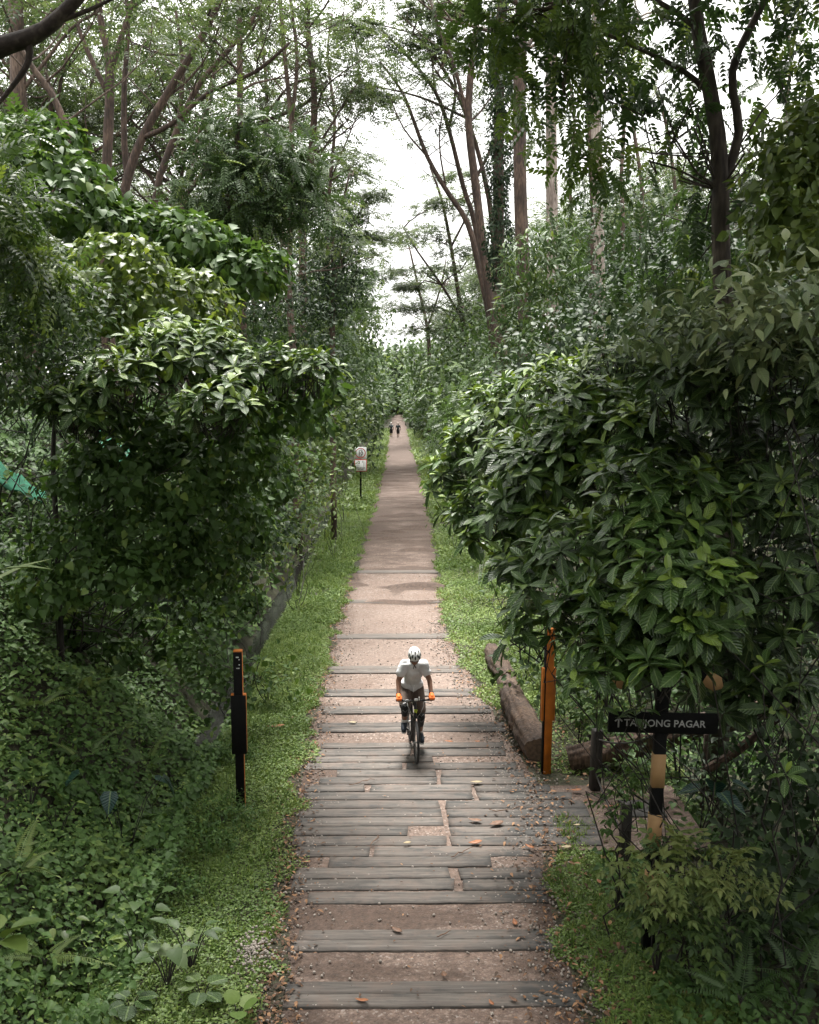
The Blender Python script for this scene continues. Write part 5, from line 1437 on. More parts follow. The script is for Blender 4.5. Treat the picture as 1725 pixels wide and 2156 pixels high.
for k, (px, py, L, n, lab) in enumerate([(36, 1850, .62, 7, 'tall upright fern near the left edge below the middle'), (150, 1320, .95, 7, 'dark arching fern high on the left bank'),
        (75, 1500, .6, 6, 'pale fern frond clump on the left bank beside the edge'), (180, 1460, .55, 5, 'small pale fern in the middle of the left bank'), (305, 1620, .55, 5, 'slim fern above the dark taro leaves'),
        (95, 2030, .5, 6, 'light fern near the bottom left corner'), (270, 1320, .8, 6, 'dark fern in shade beneath the whorled shrub'), (175, 1600, .5, 5, 'pale fern level with the taro leaves at left'), (50, 1260, .8, 6, 'dark fern at the left edge under the netting'),
        (1645, 1960, .75, 7, 'dark fern upright at the right edge low down'), (1560, 2110, .7, 7, 'dark fern at the bottom right corner'), (1690, 2080, .6, 6, 'second dark fern by the bottom right corner, at the edge')]):
    p = on_bank(px, py, .45); p.z = tz(p.x, p.y) + .42
    rosette('fern', lab, 'fern', 'fern', p, n, L, 'fern', .1, (25, 70), seed=k, tint=(.35, 1.0) if px < 900 else (.0, .4), group='ferns on the banks')
def plant_at(px, py, lift): 
    p = on_bank(px, py, lift); p.z = tz(p.x, p.y); return p
rosette('leafy_plant', 'broad veined leafy plant at lower left beside the grass', 'plant', 'whorl2', plant_at(285, 1965, .35), 10, .17, 'ovate', .36, (-15, 35), 21, (.2, .6), wm=1.15, hot=.2)
rosette('leafy_plant', 'second smaller veined plant left of the broad leafy plant', 'plant', 'whorl2', plant_at(190, 1990, .3), 7, .18, 'ovate', .34, (-15, 35), 22, (.2, .6), wm=1.15)
rosette('leafy_plant', 'low plant with round pleated leaves at the bottom left of the verge', 'plant', 'whorl2', plant_at(425, 2090, .14), 6, .2, 'round', .2, (-12, 12), 23, (.45, .8))
rosette('leafy_plant', 'darker low plant with round pleated leaves left of the first', 'plant', 'whorl2', plant_at(275, 2110, .14), 6, .19, 'round', .2, (-12, 12), 24, (.2, .5))
rosette('leafy_plant', 'bright plant with folded round leaves at the bottom edge near the path', 'plant', 'cover', plant_at(500, 2130, .12), 4, .18, 'round', .16, (0, 40), 25, (.7, .95))
rosette('taro_plant', 'blue green taro plant with big hanging leaves on the left bank', 'plant', 'taro', plant_at(262, 1690, .8), 5, .4, 'heart', 1.15, (-55, -15), 26, (.3, .8))
rosette('leafy_plant', 'pale large leaved plant close to the viewer at the left edge', 'plant', 'cover', P(-15, 2040, 6.2), 7, .3, 'ovate', .3, (0, 50), 27, (.7, 1.0), wm=1.2)
rosette('leafy_plant', 'single pale leaf tip reaching in from the left edge', 'plant', 'cover', P(-45, 1290, 5.0), 5, .3, 'lance', .2, (5, 40), 28, (.8, 1.0))
rosette('taro_plant', 'dark taro plant in the shade right of the striped post', 'plant', 'taro', P(1500, 1720, 10.6), 6, .28, 'heart', .45, (-50, -5), 29, (.2, .7))
rosette('leafy_plant', 'bright weed cluster beside the drain behind the black marker', 'plant', 'cover', plant_at(545, 1425, .15), 9, .2, 'ovate', .25, (-10, 40), 30, (.2, .6))
for k, (px, py) in enumerate([(120, 1700), (60, 1630), (330, 1770), (210, 1850), (120, 1930), (350, 1985), (60, 2110), (235, 1540), (400, 1950), (160, 1560), (30, 1760), (300, 1880), (380, 1620)]):
    rosette('leafy_weed', 'broad leaved weed among the creeping leaves of the left bank', 'weed', ('cover', 'vine_b', 'fern')[k % 3], plant_at(px, py, .5), 9, .12 + .035 * (k % 3), ('ovate', 'heart')[k % 2], .5, (-20, 40), 70 + k, (.25, .75), group='broad leaved weeds on the left bank', wm=1.1, hot=.15)
for k, (px, py, sc) in enumerate([(470, 1725, 1.0), (430, 1780, .8), (350, 1880, .9), (500, 1590, .7)]):
    p = plant_at(px, py, .1); b_ = Bag()
    fol_cluster(b_, [(np.array([p.x, p.y, p.z + .12]), np.array([.42 * sc, .42 * sc, .26 * sc]))], int(130 * sc), 6, .07, 'rhomb', .07, -.1, .4, .2, .5, hi=.8)
    o = empty('weed_clump', p); part(b_, 'leaves', LM['cover'], o, smooth=False)
    b_ = Bag(); stems_to(b_, p, [(np.array([p.x, p.y, p.z + .2]), np.array([.3 * sc, .3 * sc, .1]))], .006, 7); part(b_, 'stem', BM['dark'], o)
    tag(o, ['rounded weed clump on the left verge below the black marker', 'small weed clump left of the rounded clump on the verge', 'weed clump at the grass edge, lower left', 'weed clump at the foot of the bank left of black marker'][k], 'weed', 'weed clumps on the left verge')
def spray(name, label, cells, n, L, mat, base, seed, sp=.1, leaf='compound'):
    global rng
    keep = rng; rng = np.random.default_rng(seed + 7000)
    fb, tb = Bag(), Bag()
    c, nor = surf(cells, n, .3, .5, -.35, .3)
    n = len(c)
    d = unit(nor * np.array([1, 1, .3]) + rdir(n) * .5 - UP * .12)
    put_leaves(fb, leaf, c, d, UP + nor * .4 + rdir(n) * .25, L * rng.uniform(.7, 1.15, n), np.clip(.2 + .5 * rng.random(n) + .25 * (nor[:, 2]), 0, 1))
    stems_to(tb, base, cells, .014, 2)
    for k in range(0, n, 2):
        tb.tube([Vector(c[k]), Vector(c[k]) - Vector(d[k]) * .12 - Vector((0, 0, .1))], [.003, .005], 4, cap=False)
    root = empty(name, base, label, 'plant')
    part(fb, 'leaves', LM[mat], root); part(tb, 'stem', BM['dark'], root)
    rng = keep
b0 = P(1470, 2040, 9.6); b0.z = tz(b0.x, b0.y)
spray('leafy_plant', 'yellow green compound leaved plant in front of the striped post', [E(1400, 1830, 80, 40, 9.6, .35), E(1490, 1820, 80, 40, 9.7, .35), E(1560, 1840, 50, 35, 9.8, .3), E(1400, 1890, 40, 30, 9.4, .2)], 150, .27, 'yellowish', b0, 1)
spray('leafy_plant', 'dark lower leaves of a compound leaved sapling under the yellow green plant', [E(1440, 1920, 70, 40, 9.6, .3), E(1520, 1920, 60, 40, 9.6, .3), E(1450, 1990, 60, 30, 9.5, .3)], 90, .26, 'mid', b0 + Vector((.15, .1, 0)), 2)
b1 = P(1305, 1800, 11.4); b1.z = tz(b1.x, b1.y)
spray('leafy_plant', 'slim pale sapling with compound leaves left of the striped post', [E(1310, 1640, 26, 30, 11.4, .2), E(1290, 1690, 24, 20, 11.4, .2), E(1340, 1630, 26, 26, 11.5, .2)], 42, .22, 'vine', b1, 3)
b2 = P(1225, 1560, 16.6); b2.z = tz(b2.x, b2.y)
spray('leafy_plant', 'pale leaved sapling right of the tall orange marker', [E(1225, 1470, 35, 30, 16.6, .25), E(1260, 1520, 40, 30, 16.5, .3), E(1290, 1450, 30, 30, 16.6, .25)], 70, .26, 'vine', b2, 4)
b3 = P(1390, 1780, 10.0); b3.z = tz(b3.x, b3.y)
spray('leafy_plant', 'small green sprig covering the lower tan band of striped post', [E(1400, 1770, 26, 22, 10.0, .12), E(1430, 1790, 26, 20, 10.0, .12)], 26, .2, 'mid', b3, 5)

# ================================================================== NETTING
def net_strip(c0, c1, c2, c3, lift, label):      # corners as photo pixels, laid on the bank
    nb = Bag(); nu, nv = 16, 6; V_ = []
    for i in range(nu + 1):
        for j in range(nv + 1):
            u, v = i / nu, j / nv
            a = np.array(c0) * (1 - u) + np.array(c1) * u; b_ = np.array(c3) * (1 - u) + np.array(c2) * u
            p = on_bank(*(a * (1 - v) + b_ * v), lift)
            V_.append((p.x, p.y, p.z + .05 * math.sin(i * 1.3 + j * 2.1)))
    q = [(i * (nv + 1) + j, i * (nv + 1) + j + 1, (i + 1) * (nv + 1) + j + 1, (i + 1) * (nv + 1) + j) for i in range(nu) for j in range(nv)]
    nb.add(np.array(V_), [np.array(q)])
    o = nb.build('slope_netting', plain('turquoise_net', (.045, .22, .13), .7, var=.3, scale=5))
    o.modifiers.new('thickness', 'SOLIDIFY').thickness = .02
    tag(o, label, 'netting')
net_strip((-70, 925), (100, 1042), (96, 1062), (-70, 985), .85, 'turquoise green netting strip crossing the bank at the left edge')
net_strip((205, 905), (300, 960), (296, 1000), (215, 960), .85, 'turquoise green netting patch showing behind the whorled shrub')

# ================================================================== LOGS
def log_thing(label, pts, radii, seed):
    global rng
    keep = rng; rng = np.random.default_rng(seed)
    pts = smooth_line([Vector(p) for p in pts], 14); k = len(pts)
    rad = np.interp(np.linspace(0, 1, k), np.linspace(0, 1, len(radii)), radii)
    b_ = Bag(); n_ = 44
    b_.tube(pts, list(rad), n_, cap=False)
    v = b_.v[0]
    cen = np.repeat(np.array([tuple(p) for p in pts]), n_, 0)
    off = v - cen
    nn = vnoise(v * 4 + seed) * .55 + vnoise(v * 11 + seed) * .3 + vnoise(v * 26 + seed) * .15
    an_ = np.tile(np.arange(n_) * 2 * math.pi / n_, k); al_ = np.repeat(np.arange(k) / k, n_)
    rd_ = vnoise(np.stack([np.cos(an_) * 4.5, np.sin(an_) * 4.5, al_ * 7 + seed], -1))
    b_.v[0] = (cen + off * (.56 + .6 * nn + .28 * rd_)[:, None]).astype(np.float32)
    root = empty('log', pts[0], label, 'log')
    w0 = b_.v[0][:n_].copy(); w1 = b_.v[0][-n_:].copy()
    part(b_, 'bark', BM['log'], root)
    for w_, c_, f_ in ((w0, pts[0], 1), (w1, pts[-1], -1)):
        e_ = Bag(); cc_ = np.array(tuple(c_)) + (w_ - np.array(tuple(c_))) * .02
        e_.add(np.concatenate([w_, w_ * .5 + np.array(tuple(c_)) * .5, np.array([tuple(c_)])]), [np.array([[i, (i + 1) % n_, n_ + (i + 1) % n_, n_ + i][::-f_] for i in range(n_)]), np.array([[n_ + i, n_ + (i + 1) % n_, 2 * n_][::-f_] for i in range(n_)])])
        part(e_, 'cut_end', plain('split_wood', (.13, .085, .055), .8, var=.4, scale=18), root)
    rng = keep
    return root
log_thing('short brown log end nearest the grass beside the path', [G(1036, 1372, .2), G(1050, 1398, .2), G(1071, 1432, .19)], [.19, .21, .19], 3)
log_thing('longer thick brown log lying along the path edge beside the orange marker', [G(1068, 1440, .2), G(1092, 1500, .22), G(1118, 1552, .21), G(1130, 1580, .2)], [.2, .24, .24, .2], 4)
log_thing('long fallen log lying crosswise behind the crossing sign', [P(1198, 1598, 16.0), P(1300, 1575, 15.9), P(1420, 1545, 15.7), P(1560, 1503, 15.4), P(1680, 1462, 15.2)], [.2, .21, .2, .19, .17], 5)
tp = Bag(); a_, c_ = P(1500, 1600, 14.2), P(1590, 1540, 13.9)
log_thing('thin weathered branch leaning in the shade behind the sign board', [P(1490, 1620, 14), P(1560, 1575, 13.8), P(1640, 1510, 13.6)], [.06, .06, .05], 6)

# ================================================================== MARKERS, SIGNS, POSTS
def xform(root, loc, rz=0.0, tx=0.0, ty=0.0):
    root.location = loc; root.rotation_euler = (tx, ty, rz)
def marker(label, loc, rz, ty, flip):
    root = empty('marker_post', (0, 0, 0), label, 'marker post', 'black and orange marker posts')
    b_ = Bag(); b_.box((0, .0, 1.16), (.125, .12, 2.4), bevel=.004); b_.build('orange_core', M_ORANGE, root, smooth=False)
    s = 1 if flip else -1
    b_ = Bag(); b_.box((0, s * .066, 1.15), (.1235, .014, 2.39), bevel=.002); pf = b_.build('black_face', M_BLACK, root, smooth=False)
    b_ = Bag(); b_.box((0, s * .02, 1.29), (.215, .09, .86), bevel=.004); pc = b_.build('panel_back', M_ORANGE, root, smooth=False)
    b_ = Bag(); b_.box((0, s * .078, 1.28), (.2135, .03, .86), bevel=.003); b_.build('panel', M_BLACK, root, smooth=False)
    if flip:
        b_ = Bag(); b_.box((-.069, 0, 1.15), (.012, .12, 2.38)); b_.build('black_edge', M_BLACK, root, smooth=False)
    if not flip:
        b_ = Bag()
        for px_, pz_, r_ in ((-.012, 2.27, .011), (.004, 2.27, .011), (.022, 2.235, .008), (.022, 2.16, .008), (-.012, 2.11, .008), (.008, 2.11, .008), (.018, 2.11, .007)):
            b_.box((px_, -.0745, pz_), (r_ * 2, .004, r_ * 1.6))
        b_.build('white_symbols', M_WHITE, root, smooth=False)
    xform(root, loc, rz, 0, ty)
    return root
p = G(508, 1703); p.z = tz(p.x, p.y)
marker('black marker post with orange edges standing in the left verge', p, R(3.5), 0, False)
p = G(1150, 1625); p.z = tz(p.x, p.y)
marker('tall orange marker post half covered by leaves beside the log', p, R(7), R(.8), True)

def text_mesh(body, size, bold=0.0, spacing=1.0):
    cu = bpy.data.curves.new('lettering', 'FONT'); cu.body = body; cu.size = size; cu.align_x = 'CENTER'; cu.align_y = 'CENTER'
    cu.extrude = .002; cu.offset = bold; cu.space_character = spacing
    ob = bpy.data.objects.new('lettering', cu); COL.objects.link(ob)
    dg = bpy.context.evaluated_depsgraph_get()
    me = bpy.data.meshes.new_from_object(ob.evaluated_get(dg))
    bpy.data.objects.remove(ob); bpy.data.curves.remove(cu)
    return me
def lettering(body, size, mat, loc, parent, bold=0.0, sx=1.0, spacing=1.0):
    me = text_mesh(body, size, bold, spacing)
    me.materials.clear(); me.materials.append(mat)
    o = bpy.data.objects.new('lettering', me); COL.objects.link(o)
    o.location = loc; o.rotation_euler = (R(90), 0, 0); o.scale = (sx, 1, 1); o.parent = parent
    return o
# crossing sign with St Andrew cross, name board and striped post
base = G(1363, 1998); base.z = tz(base.x, base.y)
root = empty('crossing_sign', (0, 0, 0), 'black and tan railway crossing sign with station name board behind leaves', 'sign')
sc_ = S(base.y)
b_ = Bag(); b_.box((0, 0, 1.62), (.125, .1, 3.3), bevel=.004); post = b_.build('post', M_BLACK, root, smooth=False)
def zpx(py):      # height of a pixel row on the sign plane
    return P(1390, py, base.y).z - base.z
def xpx(px, py):
    return P(px, py, base.y).x - base.x
for (ya, yb) in ((1585, 1655), (1712, 1781), (1832, 1900)):
    z0, z1 = zpx(yb), zpx(ya)
    b_ = Bag(); b_.box((0, 0, (z0 + z1) / 2), (.131, .106, z1 - z0)); b_.build('tan_band', M_TAN, post, smooth=False)
zb = (zpx(1497) + zpx(1537)) / 2
x0, x1 = xpx(1282, 1515), xpx(1512, 1515)
tilt_dx = xpx(1396, 1515)       # the leaning post passes here
b_ = Bag(); b_.box(((x0 + x1) / 2 - tilt_dx, -.07, zb), (x1 - x0, .03, .225), bevel=.003); board = b_.build('name_board', M_BLACK, root, smooth=False)
lettering('TANJONG PAGAR', .105, M_LETTER, ((xpx(1322, 1519) + xpx(1477, 1519)) / 2 - tilt_dx, -.088, zb - .005), board, .0012, 1.0, 1.02)
ar = Bag(); ax_ = xpx(1303, 1519) - tilt_dx
ar.box((ax_, -.087, zb - .006), (.016, .004, .1))
for s_ in (-1, 1): ar.box((ax_ + s_ * .018, -.087, zb + .03), (.014, .004, .055), Matrix.Rotation(R(-45 * s_), 3, 'Y'))
ar.build('arrow', M_LETTER, board, smooth=False)
zc, xc = zpx(1378), xpx(1405, 1378) - tilt_dx
for s_ in (-1, 1):
    ang = math.atan2(zpx(1328) - zpx(1430), xpx(1500, 1378) - xpx(1308, 1378)) * s_
    Ln = .62
    b_ = Bag(); b_.box((xc, -.07 - .02 * (s_ > 0), zc), (Ln * 2 - .34, .016, .17), Matrix.Rotation(-ang, 3, 'Y')); arm = b_.build('cross_arm', M_BLACK, root, smooth=False)
    for e_ in (-1, 1):
        bm = bmesh.new()
        h = .085
        pts = [(Ln - .17, -h), (Ln - .02, -h), (Ln + .06, 0), (Ln - .02, h), (Ln - .17, h)]
        vs = [bm.verts.new((e_ * x, -.008, z)) for x, z in pts] + [bm.verts.new((e_ * x, .008, z)) for x, z in pts]
        bm.faces.new(vs[:5]); bm.faces.new(vs[5:][::-1])
        for i in range(5): bm.faces.new((vs[i], vs[(i + 1) % 5], vs[5 + (i + 1) % 5], vs[5 + i]))
        bmesh.ops.recalc_face_normals(bm, faces=bm.faces[:])
        t_ = Bag(); t_.bm(bm, (xc, -.07 - .02 * (s_ > 0), zc), Matrix.Rotation(-ang, 3, 'Y')); t_.build('arm_tip', M_TAN, arm, smooth=False)
xform(root, base, 0, 0, R(1.6))

# speed limit sign by the left verge
p = G(760, 1054); p.z = tz(p.x, p.y)
root = empty('speed_sign', (0, 0, 0), 'white speed limit 10 sign over a keep left plate on black post', 'sign')
sd = S(p.y); hgt = (1054 - 940) / sd; pw = 25.5 / sd
b_ = Bag(); b_.box((0, .03, hgt / 2 - .1), (.1, .05, hgt + .1)); b_.build('post', M_BLACK, root, smooth=False)
def rplate(w, h, y, z, r=.05, th=.012):
    bm = bmesh.new(); pts = []
    for cx_, cz_, a0 in ((1, 1, 0), (-1, 1, 90), (-1, -1, 180), (1, -1, 270)):
        for k in range(5):
            a = math.radians(a0 + 22.5 * k); pts.append((cx_ * (w / 2 - r) + r * math.cos(a), cz_ * (h / 2 - r) + r * math.sin(a)))
    f = [bm.verts.new((x, y, z + zz)) for x, zz in pts]; b2 = [bm.verts.new((x, y + th, z + zz)) for x, zz in pts]
    bm.faces.new(f[::-1]); bm.faces.new(b2)
    for i in range(len(f)): bm.faces.new((f[i], f[(i + 1) % len(f)], b2[(i + 1) % len(f)], b2[i]))
    bmesh.ops.recalc_face_normals(bm, faces=bm.faces[:]); B = Bag(); B.bm(bm); return B
z1, z2 = hgt - pw / 2, hgt - pw * 1.53
top = rplate(pw, pw, 0, z1).build('speed_plate', M_WHITE, root, smooth=False)
low = rplate(pw * 1.02, pw, 0, z2).build('keep_left_plate', M_RED, root, smooth=False)
rplate(pw * .92, pw * .9, -.004, z2, .03, .006).build('white_face', M_WHITE, low, smooth=False)
bm = bmesh.new()
n_ = 40
for r_ in (.36, .42):
    for k in range(n_): bm.verts.new((pw * r_ * math.cos(6.2832 * k / n_), -.004, z1 + pw * r_ * math.sin(6.2832 * k / n_)))
bm.verts.ensure_lookup_table()
for k in range(n_): bm.faces.new((bm.verts[k], bm.verts[(k + 1) % n_], bm.verts[n_ + (k + 1) % n_], bm.verts[n_ + k]))
B = Bag(); B.bm(bm); ring = B.build('red_ring', M_RED, top, smooth=False)
lettering('10', pw * .4, M_INK, (0, -.006, z1 - pw * .03), top, pw * .012)
lettering('km/h', pw * .13, M_INK, (0, -.006, z1 - pw * .24), top, pw * .003)
lettering('KEEP LEFT AND', pw * .105, M_INK, (0, -.009, z2 - pw * .2), low, pw * .003)
lettering('GIVE WAY', pw * .105, M_INK, (0, -.009, z2 - pw * .32), low, pw * .003)
B = Bag()
for s_ in (-1, 1):
    B.box((s_ * pw * .27, -.008, z2 + pw * .12), (pw * .02, .004, pw * .52))
B.box((-pw * .15, -.008, z2 + pw * .3), (pw * .05, .004, pw * .1)); B.box((pw * .14, -.008, z2 + pw * .3), (pw * .05, .004, pw * .1))
B.box((-pw * .16, -.008, z2 + pw * .15), (pw * .04, .004, pw * .1)); B.box((-pw * .1, -.008, z2 + pw * .18), (pw * .04, .004, pw * .1)); B.box((-pw * .14, -.008, z2 - pw * .03), (pw * .1, .004, pw * .04))
B.build('lane_symbols', M_INK, low, smooth=False)
B = Bag()
for s_ in (-1, 1):
    for k in range(14):
        a0, a1 = 6.283 * k / 14, 6.283 * (k + 1) / 14
        B.tube([Vector((s_ * pw * .1 + pw * .05 * math.cos(a), -.006, z1 + pw * .21 + pw * .05 * math.sin(a))) for a in (a0, a1)], pw * .008, 4, cap=False)
for (xa, za, xb, zb_) in ((-.1, .21, -.02, .27), (-.02, .27, .06, .27), (.06, .27, .1, .21), (-.02, .27, 0, .21), (0, .21, .06, .27), (.06, .27, .05, .3)):
    B.tube([Vector((pw * xa, -.006, z1 + pw * za)), Vector((pw * xb, -.006, z1 + pw * zb_))], pw * .008, 4)
B.build('bicycle_symbol', M_INK, top)
xform(root, p, R(2))

# white delineator stake
p = G(1010, 1232); p.z = tz(p.x, p.y)
root = empty('delineator_stake', (0, 0, 0), 'leaning white stake with a black band on the right verge', 'stake')
B = Bag(); B.box((0, 0, .6), (.11, .05, 1.36), bevel=.012); B.build('stake', M_WHITE, root, smooth=False)
B = Bag(); B.box((0, 0, .93), (.116, .056, .12), bevel=.004); B.build('black_band', M_BLACK, root, smooth=False)
xform(root, p, R(-8), 0, R(4.5))
# short dark posts and the rope between them
M_DKWOOD = plain('dark_wet_wood', (.022, .018, .015), .7, var=.4, scale=14, bump=.3)
M_ROPE = plain('dark_rope', (.02, .018, .016), .8, var=.3, scale=60)
tops = []
for (bx, by, tx_, ty_, w_, lab) in [(1252, 1662, 1262, 1536, .15, 'short dark timber post right of the tall orange marker'), (1314, 1795, 1318, 1690, .13, 'short dark timber post hidden by the pale sapling beside the deck'),
                                  (1478, 1690, 1482, 1545, .06, 'thin pale brown stake under the name board')]:
    g = G(bx, by); g.z = tz(g.x, g.y)
    h = P(tx_, ty_, g.y).z - g.z
    B = Bag(); B.box((0, 0, h / 2 - .05), (w_, w_, h + .1), bevel=.012)
    o = B.build('timber_post', M_DKWOOD if w_ > .1 else BM['brown'], smooth=False); o.location = g; o.rotation_euler = (0, R(1.5), R(6))
    tag(o, lab, 'post'); tops.append(Vector((g.x, g.y - .08, g.z + h - .12)))
def rope(a, b, sag, label):
    B = Bag(); pts = [a.lerp(b, t / 10) - Vector((0, 0, sag * math.sin(math.pi * t / 10))) for t in range(11)]
    B.tube(pts, .013, 6)
    tag(B.build('rope', M_ROPE, origin=a), label, 'rope')
rope(tops[0], P(1400, 1540, base.y + .3), .1, 'dark rope from the short post to the crossing sign')
rope(tops[0] - Vector((0, 0, .55)), tops[1] - Vector((0, 0, .3)), .08, 'dark rope low between the two short timber posts')

# ================================================================== BICYCLE
M_RUBBER = plain('tyre_rubber', (.012, .012, .012), .75, var=.2)
M_FRAME = plain('black_frame_paint', (.012, .012, .013), .3, var=.1)
M_STEEL = plain('brushed_steel', (.35, .35, .35), .35, metal=1.0, var=.1)
M_LIME = plain('lime_paint', (.42, .5, .03), .4)
M_GREY = plain('grey_plastic', (.35, .35, .34), .5)
fc = G(876.8, 1612)
RZB = .085
fwd = Vector((math.sin(RZB), -math.cos(RZB), 0))
broot = empty('bicycle', (0, 0, 0), 'black flat bar bicycle ridden toward the viewer on the deck', 'bicycle')
def pt(u, v, w): return Vector((v, -u, w))
def torus(B, c, Rr, r, n=48, m=8):
    vs = []
    for i in range(n):
        a = 6.28318 * i / n
        for j in range(m):
            b = 6.28318 * j / m
            rr = Rr + r * math.cos(b)
            vs.append((c.x + r * math.sin(b), c.y + rr * math.cos(a), c.z + rr * math.sin(a)))
    q = [(i * m + j, i * m + (j + 1) % m, ((i + 1) % n) * m + (j + 1) % m, ((i + 1) % n) * m + j) for i in range(n) for j in range(m)]
    B.add(np.array(vs), [np.array(q)])
Z0 = .045
for u in (.52, -.53):
    c = pt(u, 0, Z0 + .345)
    B = Bag(); torus(B, c, .325, .021); wh = B.build('wheel', M_RUBBER, broot)
    B = Bag(); torus(B, c, .3, .011); B.build('rim', M_FRAME, wh)
    B = Bag()
    for k in range(20):
        a = 6.283 * k / 20
        B.tube([c + Vector(((.03 if k % 2 else -.03), 0, 0)), c + Vector((0, .295 * math.cos(a), .295 * math.sin(a)))], .0016, 4, cap=False)
    B.tube([c + Vector((-.055, 0, 0)), c + Vector((.055, 0, 0))], .016, 10); B.build('spokes', M_STEEL, wh)
ht, hb = pt(.345, 0, Z0 + .93), pt(.385, 0, Z0 + .76)
bb, st_top = pt(-.10, 0, Z0 + .27), pt(-.25, 0, Z0 + .80)
B = Bag()
B.tube([ht, hb], .024, 10); B.tube([ht - Vector((0, 0, .05)), st_top], .019, 10); B.tube([hb + Vector((0, 0, .03)), bb], .026, 10); B.tube([bb, st_top], .018, 10)
for s in (-1, 1):
    B.tube([bb + Vector((s * .03, 0, 0)), pt(-.53, s * .065, Z0 + .345)], .011, 8); B.tube([st_top - Vector((0, 0, .06)), pt(-.53, s * .065, Z0 + .345)], .009, 8)
B.build('frame', M_FRAME, broot)
B = Bag(); B.tube([hb, pt(.4, 0, Z0 + .72)], .028, 10)
for s in (-1, 1): B.tube([pt(.398, 0, Z0 + .725), pt(.405, s * .06, Z0 + .70), pt(.52, s * .055, Z0 + .345)], [.02, .017, .011], 8)
B.build('fork', M_FRAME, broot)
B = Bag(); B.box(pt(.392, 0, Z0 + .83), (.05, .012, .045)); B.box(pt(.392, .012, Z0 + .81), (.018, .014, .08), Matrix.Rotation(R(20), 3, 'Y')); B.build('lime_badge', M_LIME, broot)
B = Bag(); B.tube([ht, pt(.34, 0, Z0 + .97), pt(.37, 0, Z0 + .995)], .02, 10)
B.tube([pt(.34, -.31, Z0 + 1.0), pt(.36, -.15, Z0 + .995), pt(.37, 0, Z0 + .995), pt(.36, .15, Z0 + .995), pt(.34, .31, Z0 + 1.0)], .0145, 10); hbar = B.build('handlebar', M_FRAME, broot)
for s in (-1, 1):
    B = Bag(); B.tube([pt(.342, s * .315, Z0 + 1.0), pt(.35, s * .2, Z0 + .997)], .019, 10); B.build('grip', M_RUBBER, hbar)
    B = Bag(); B.tube([pt(.36, s * .15, Z0 + .985), pt(.40, s * .17, Z0 + .97), pt(.415, s * .26, Z0 + .95)], [.012, .008, .006], 6); B.build('brake_lever', M_STEEL, hbar)
    B = Bag(); B.tube([pt(.365, s * .14, Z0 + .99), pt(.44, s * .13, Z0 + .93), pt(.46, s * .08, Z0 + .82), pt(.42, s * .03, Z0 + .74)], .004, 5); B.build('cable', M_GREY, hbar)
    B = Bag(); B.box(pt(.365, s * .135, Z0 + 1.0), (.045, .03, .035), bevel=.005); B.build('shifter', M_GREY if s < 0 else M_RUBBER, hbar)
B = Bag(); B.box(pt(.385, .01, Z0 + 1.015), (.055, .03, .035), bevel=.005); B.tube([pt(.38, .06, Z0 + 1.0), pt(.38, .06, Z0 + 1.06)], .011, 8); B.build('handlebar_lamp', M_WHITE, hbar)
B = Bag(); B.ball(pt(-.30, 0, Z0 + .965), (.07, .13, .03)); B.tube([st_top, pt(-.29, 0, Z0 + .95)], .014, 8); B.build('saddle', M_RUBBER, broot)
PED = {-1: pt(.01, -.15, Z0 + .40), 1: pt(-.21, .15, Z0 + .14)}
B = Bag(); torus(B, bb + Vector((-.055, 0, 0)), .085, .006, 32, 6)
for s in (-1, 1): B.tube([bb + Vector((s * .04, 0, 0)), bb + Vector((s * .085, 0, 0)), Vector((s * .09, PED[s].y, PED[s].z))], [.012, .012, .009], 8)
crank = B.build('crank', M_FRAME, broot)
for s in (-1, 1):
    B = Bag(); B.box(PED[s], (.1, .08, .022), bevel=.004); B.build('pedal', M_RUBBER, crank)
broot.location = fc - fwd * .52; broot.rotation_euler = (0, 0, RZB)

# ================================================================== PEOPLE
def blob(name, chains, balls, mat, parent, voxel=.012, sm=4, cut=None):
    B = Bag()
    for pts, rad in chains:
        pts = [Vector(p) for p in pts]
        for a, b_, ra, rb in zip(pts[:-1], pts[1:], rad[:-1], rad[1:]):
            k = 4
            B.tube([a.lerp(b_, t / k) for t in range(k + 1)], list(np.linspace(ra, rb, k + 1)), 14)
        for p_, r_ in zip(pts, rad): B.ball(p_, r_, u=14, w=10)
    for b_ in balls: B.ball(b_[0], b_[1], b_[2] if len(b_) > 2 else None, 20, 14)
    o = B.build(name, mat, parent)
    rm = o.modifiers.new('r', 'REMESH'); rm.mode = 'VOXEL'; rm.voxel_size = voxel; rm.use_smooth_shade = True
    sm_ = o.modifiers.new('s', 'SMOOTH'); sm_.factor = .5; sm_.iterations = sm
    dg = bpy.context.evaluated_depsgraph_get(); dg.update()
    me = bpy.data.meshes.new_from_object(o.evaluated_get(dg))
    o.modifiers.clear(); old = o.data; o.data = me; bpy.data.meshes.remove(old)
    me.name = name
    return o
M_SKIN = plain('tanned_skin', (.23, .115, .07), .55, var=.08, scale=20)
M_SHIRT = plain('white_cotton', (.62, .62, .62), .85, var=.05, scale=12, bump=.5)
M_SHORT = plain('taupe_cotton', (.105, .074, .057), .9, var=.12, scale=10, bump=.5)
M_KNEE = plain('black_knee_fabric', (.012, .012, .013), .8, var=.3)
M_GLOVE = plain('orange_glove', (.82, .16, .015), .7, var=.08)
M_SHOE = plain('navy_shoe', (.01, .018, .032), .7, var=.25, scale=30)
M_SOLE = plain('white_sole', (.6, .6, .58), .6)
M_HELM = plain('white_helmet', (.7, .7, .68), .3, var=.05)
M_VENT = plain('black_helmet_vent', (.012, .012, .012), .5)
rider = empty('person', (0, 0, 0), 'cyclist in white t-shirt, taupe shorts and orange gloves riding the bicycle', 'person')
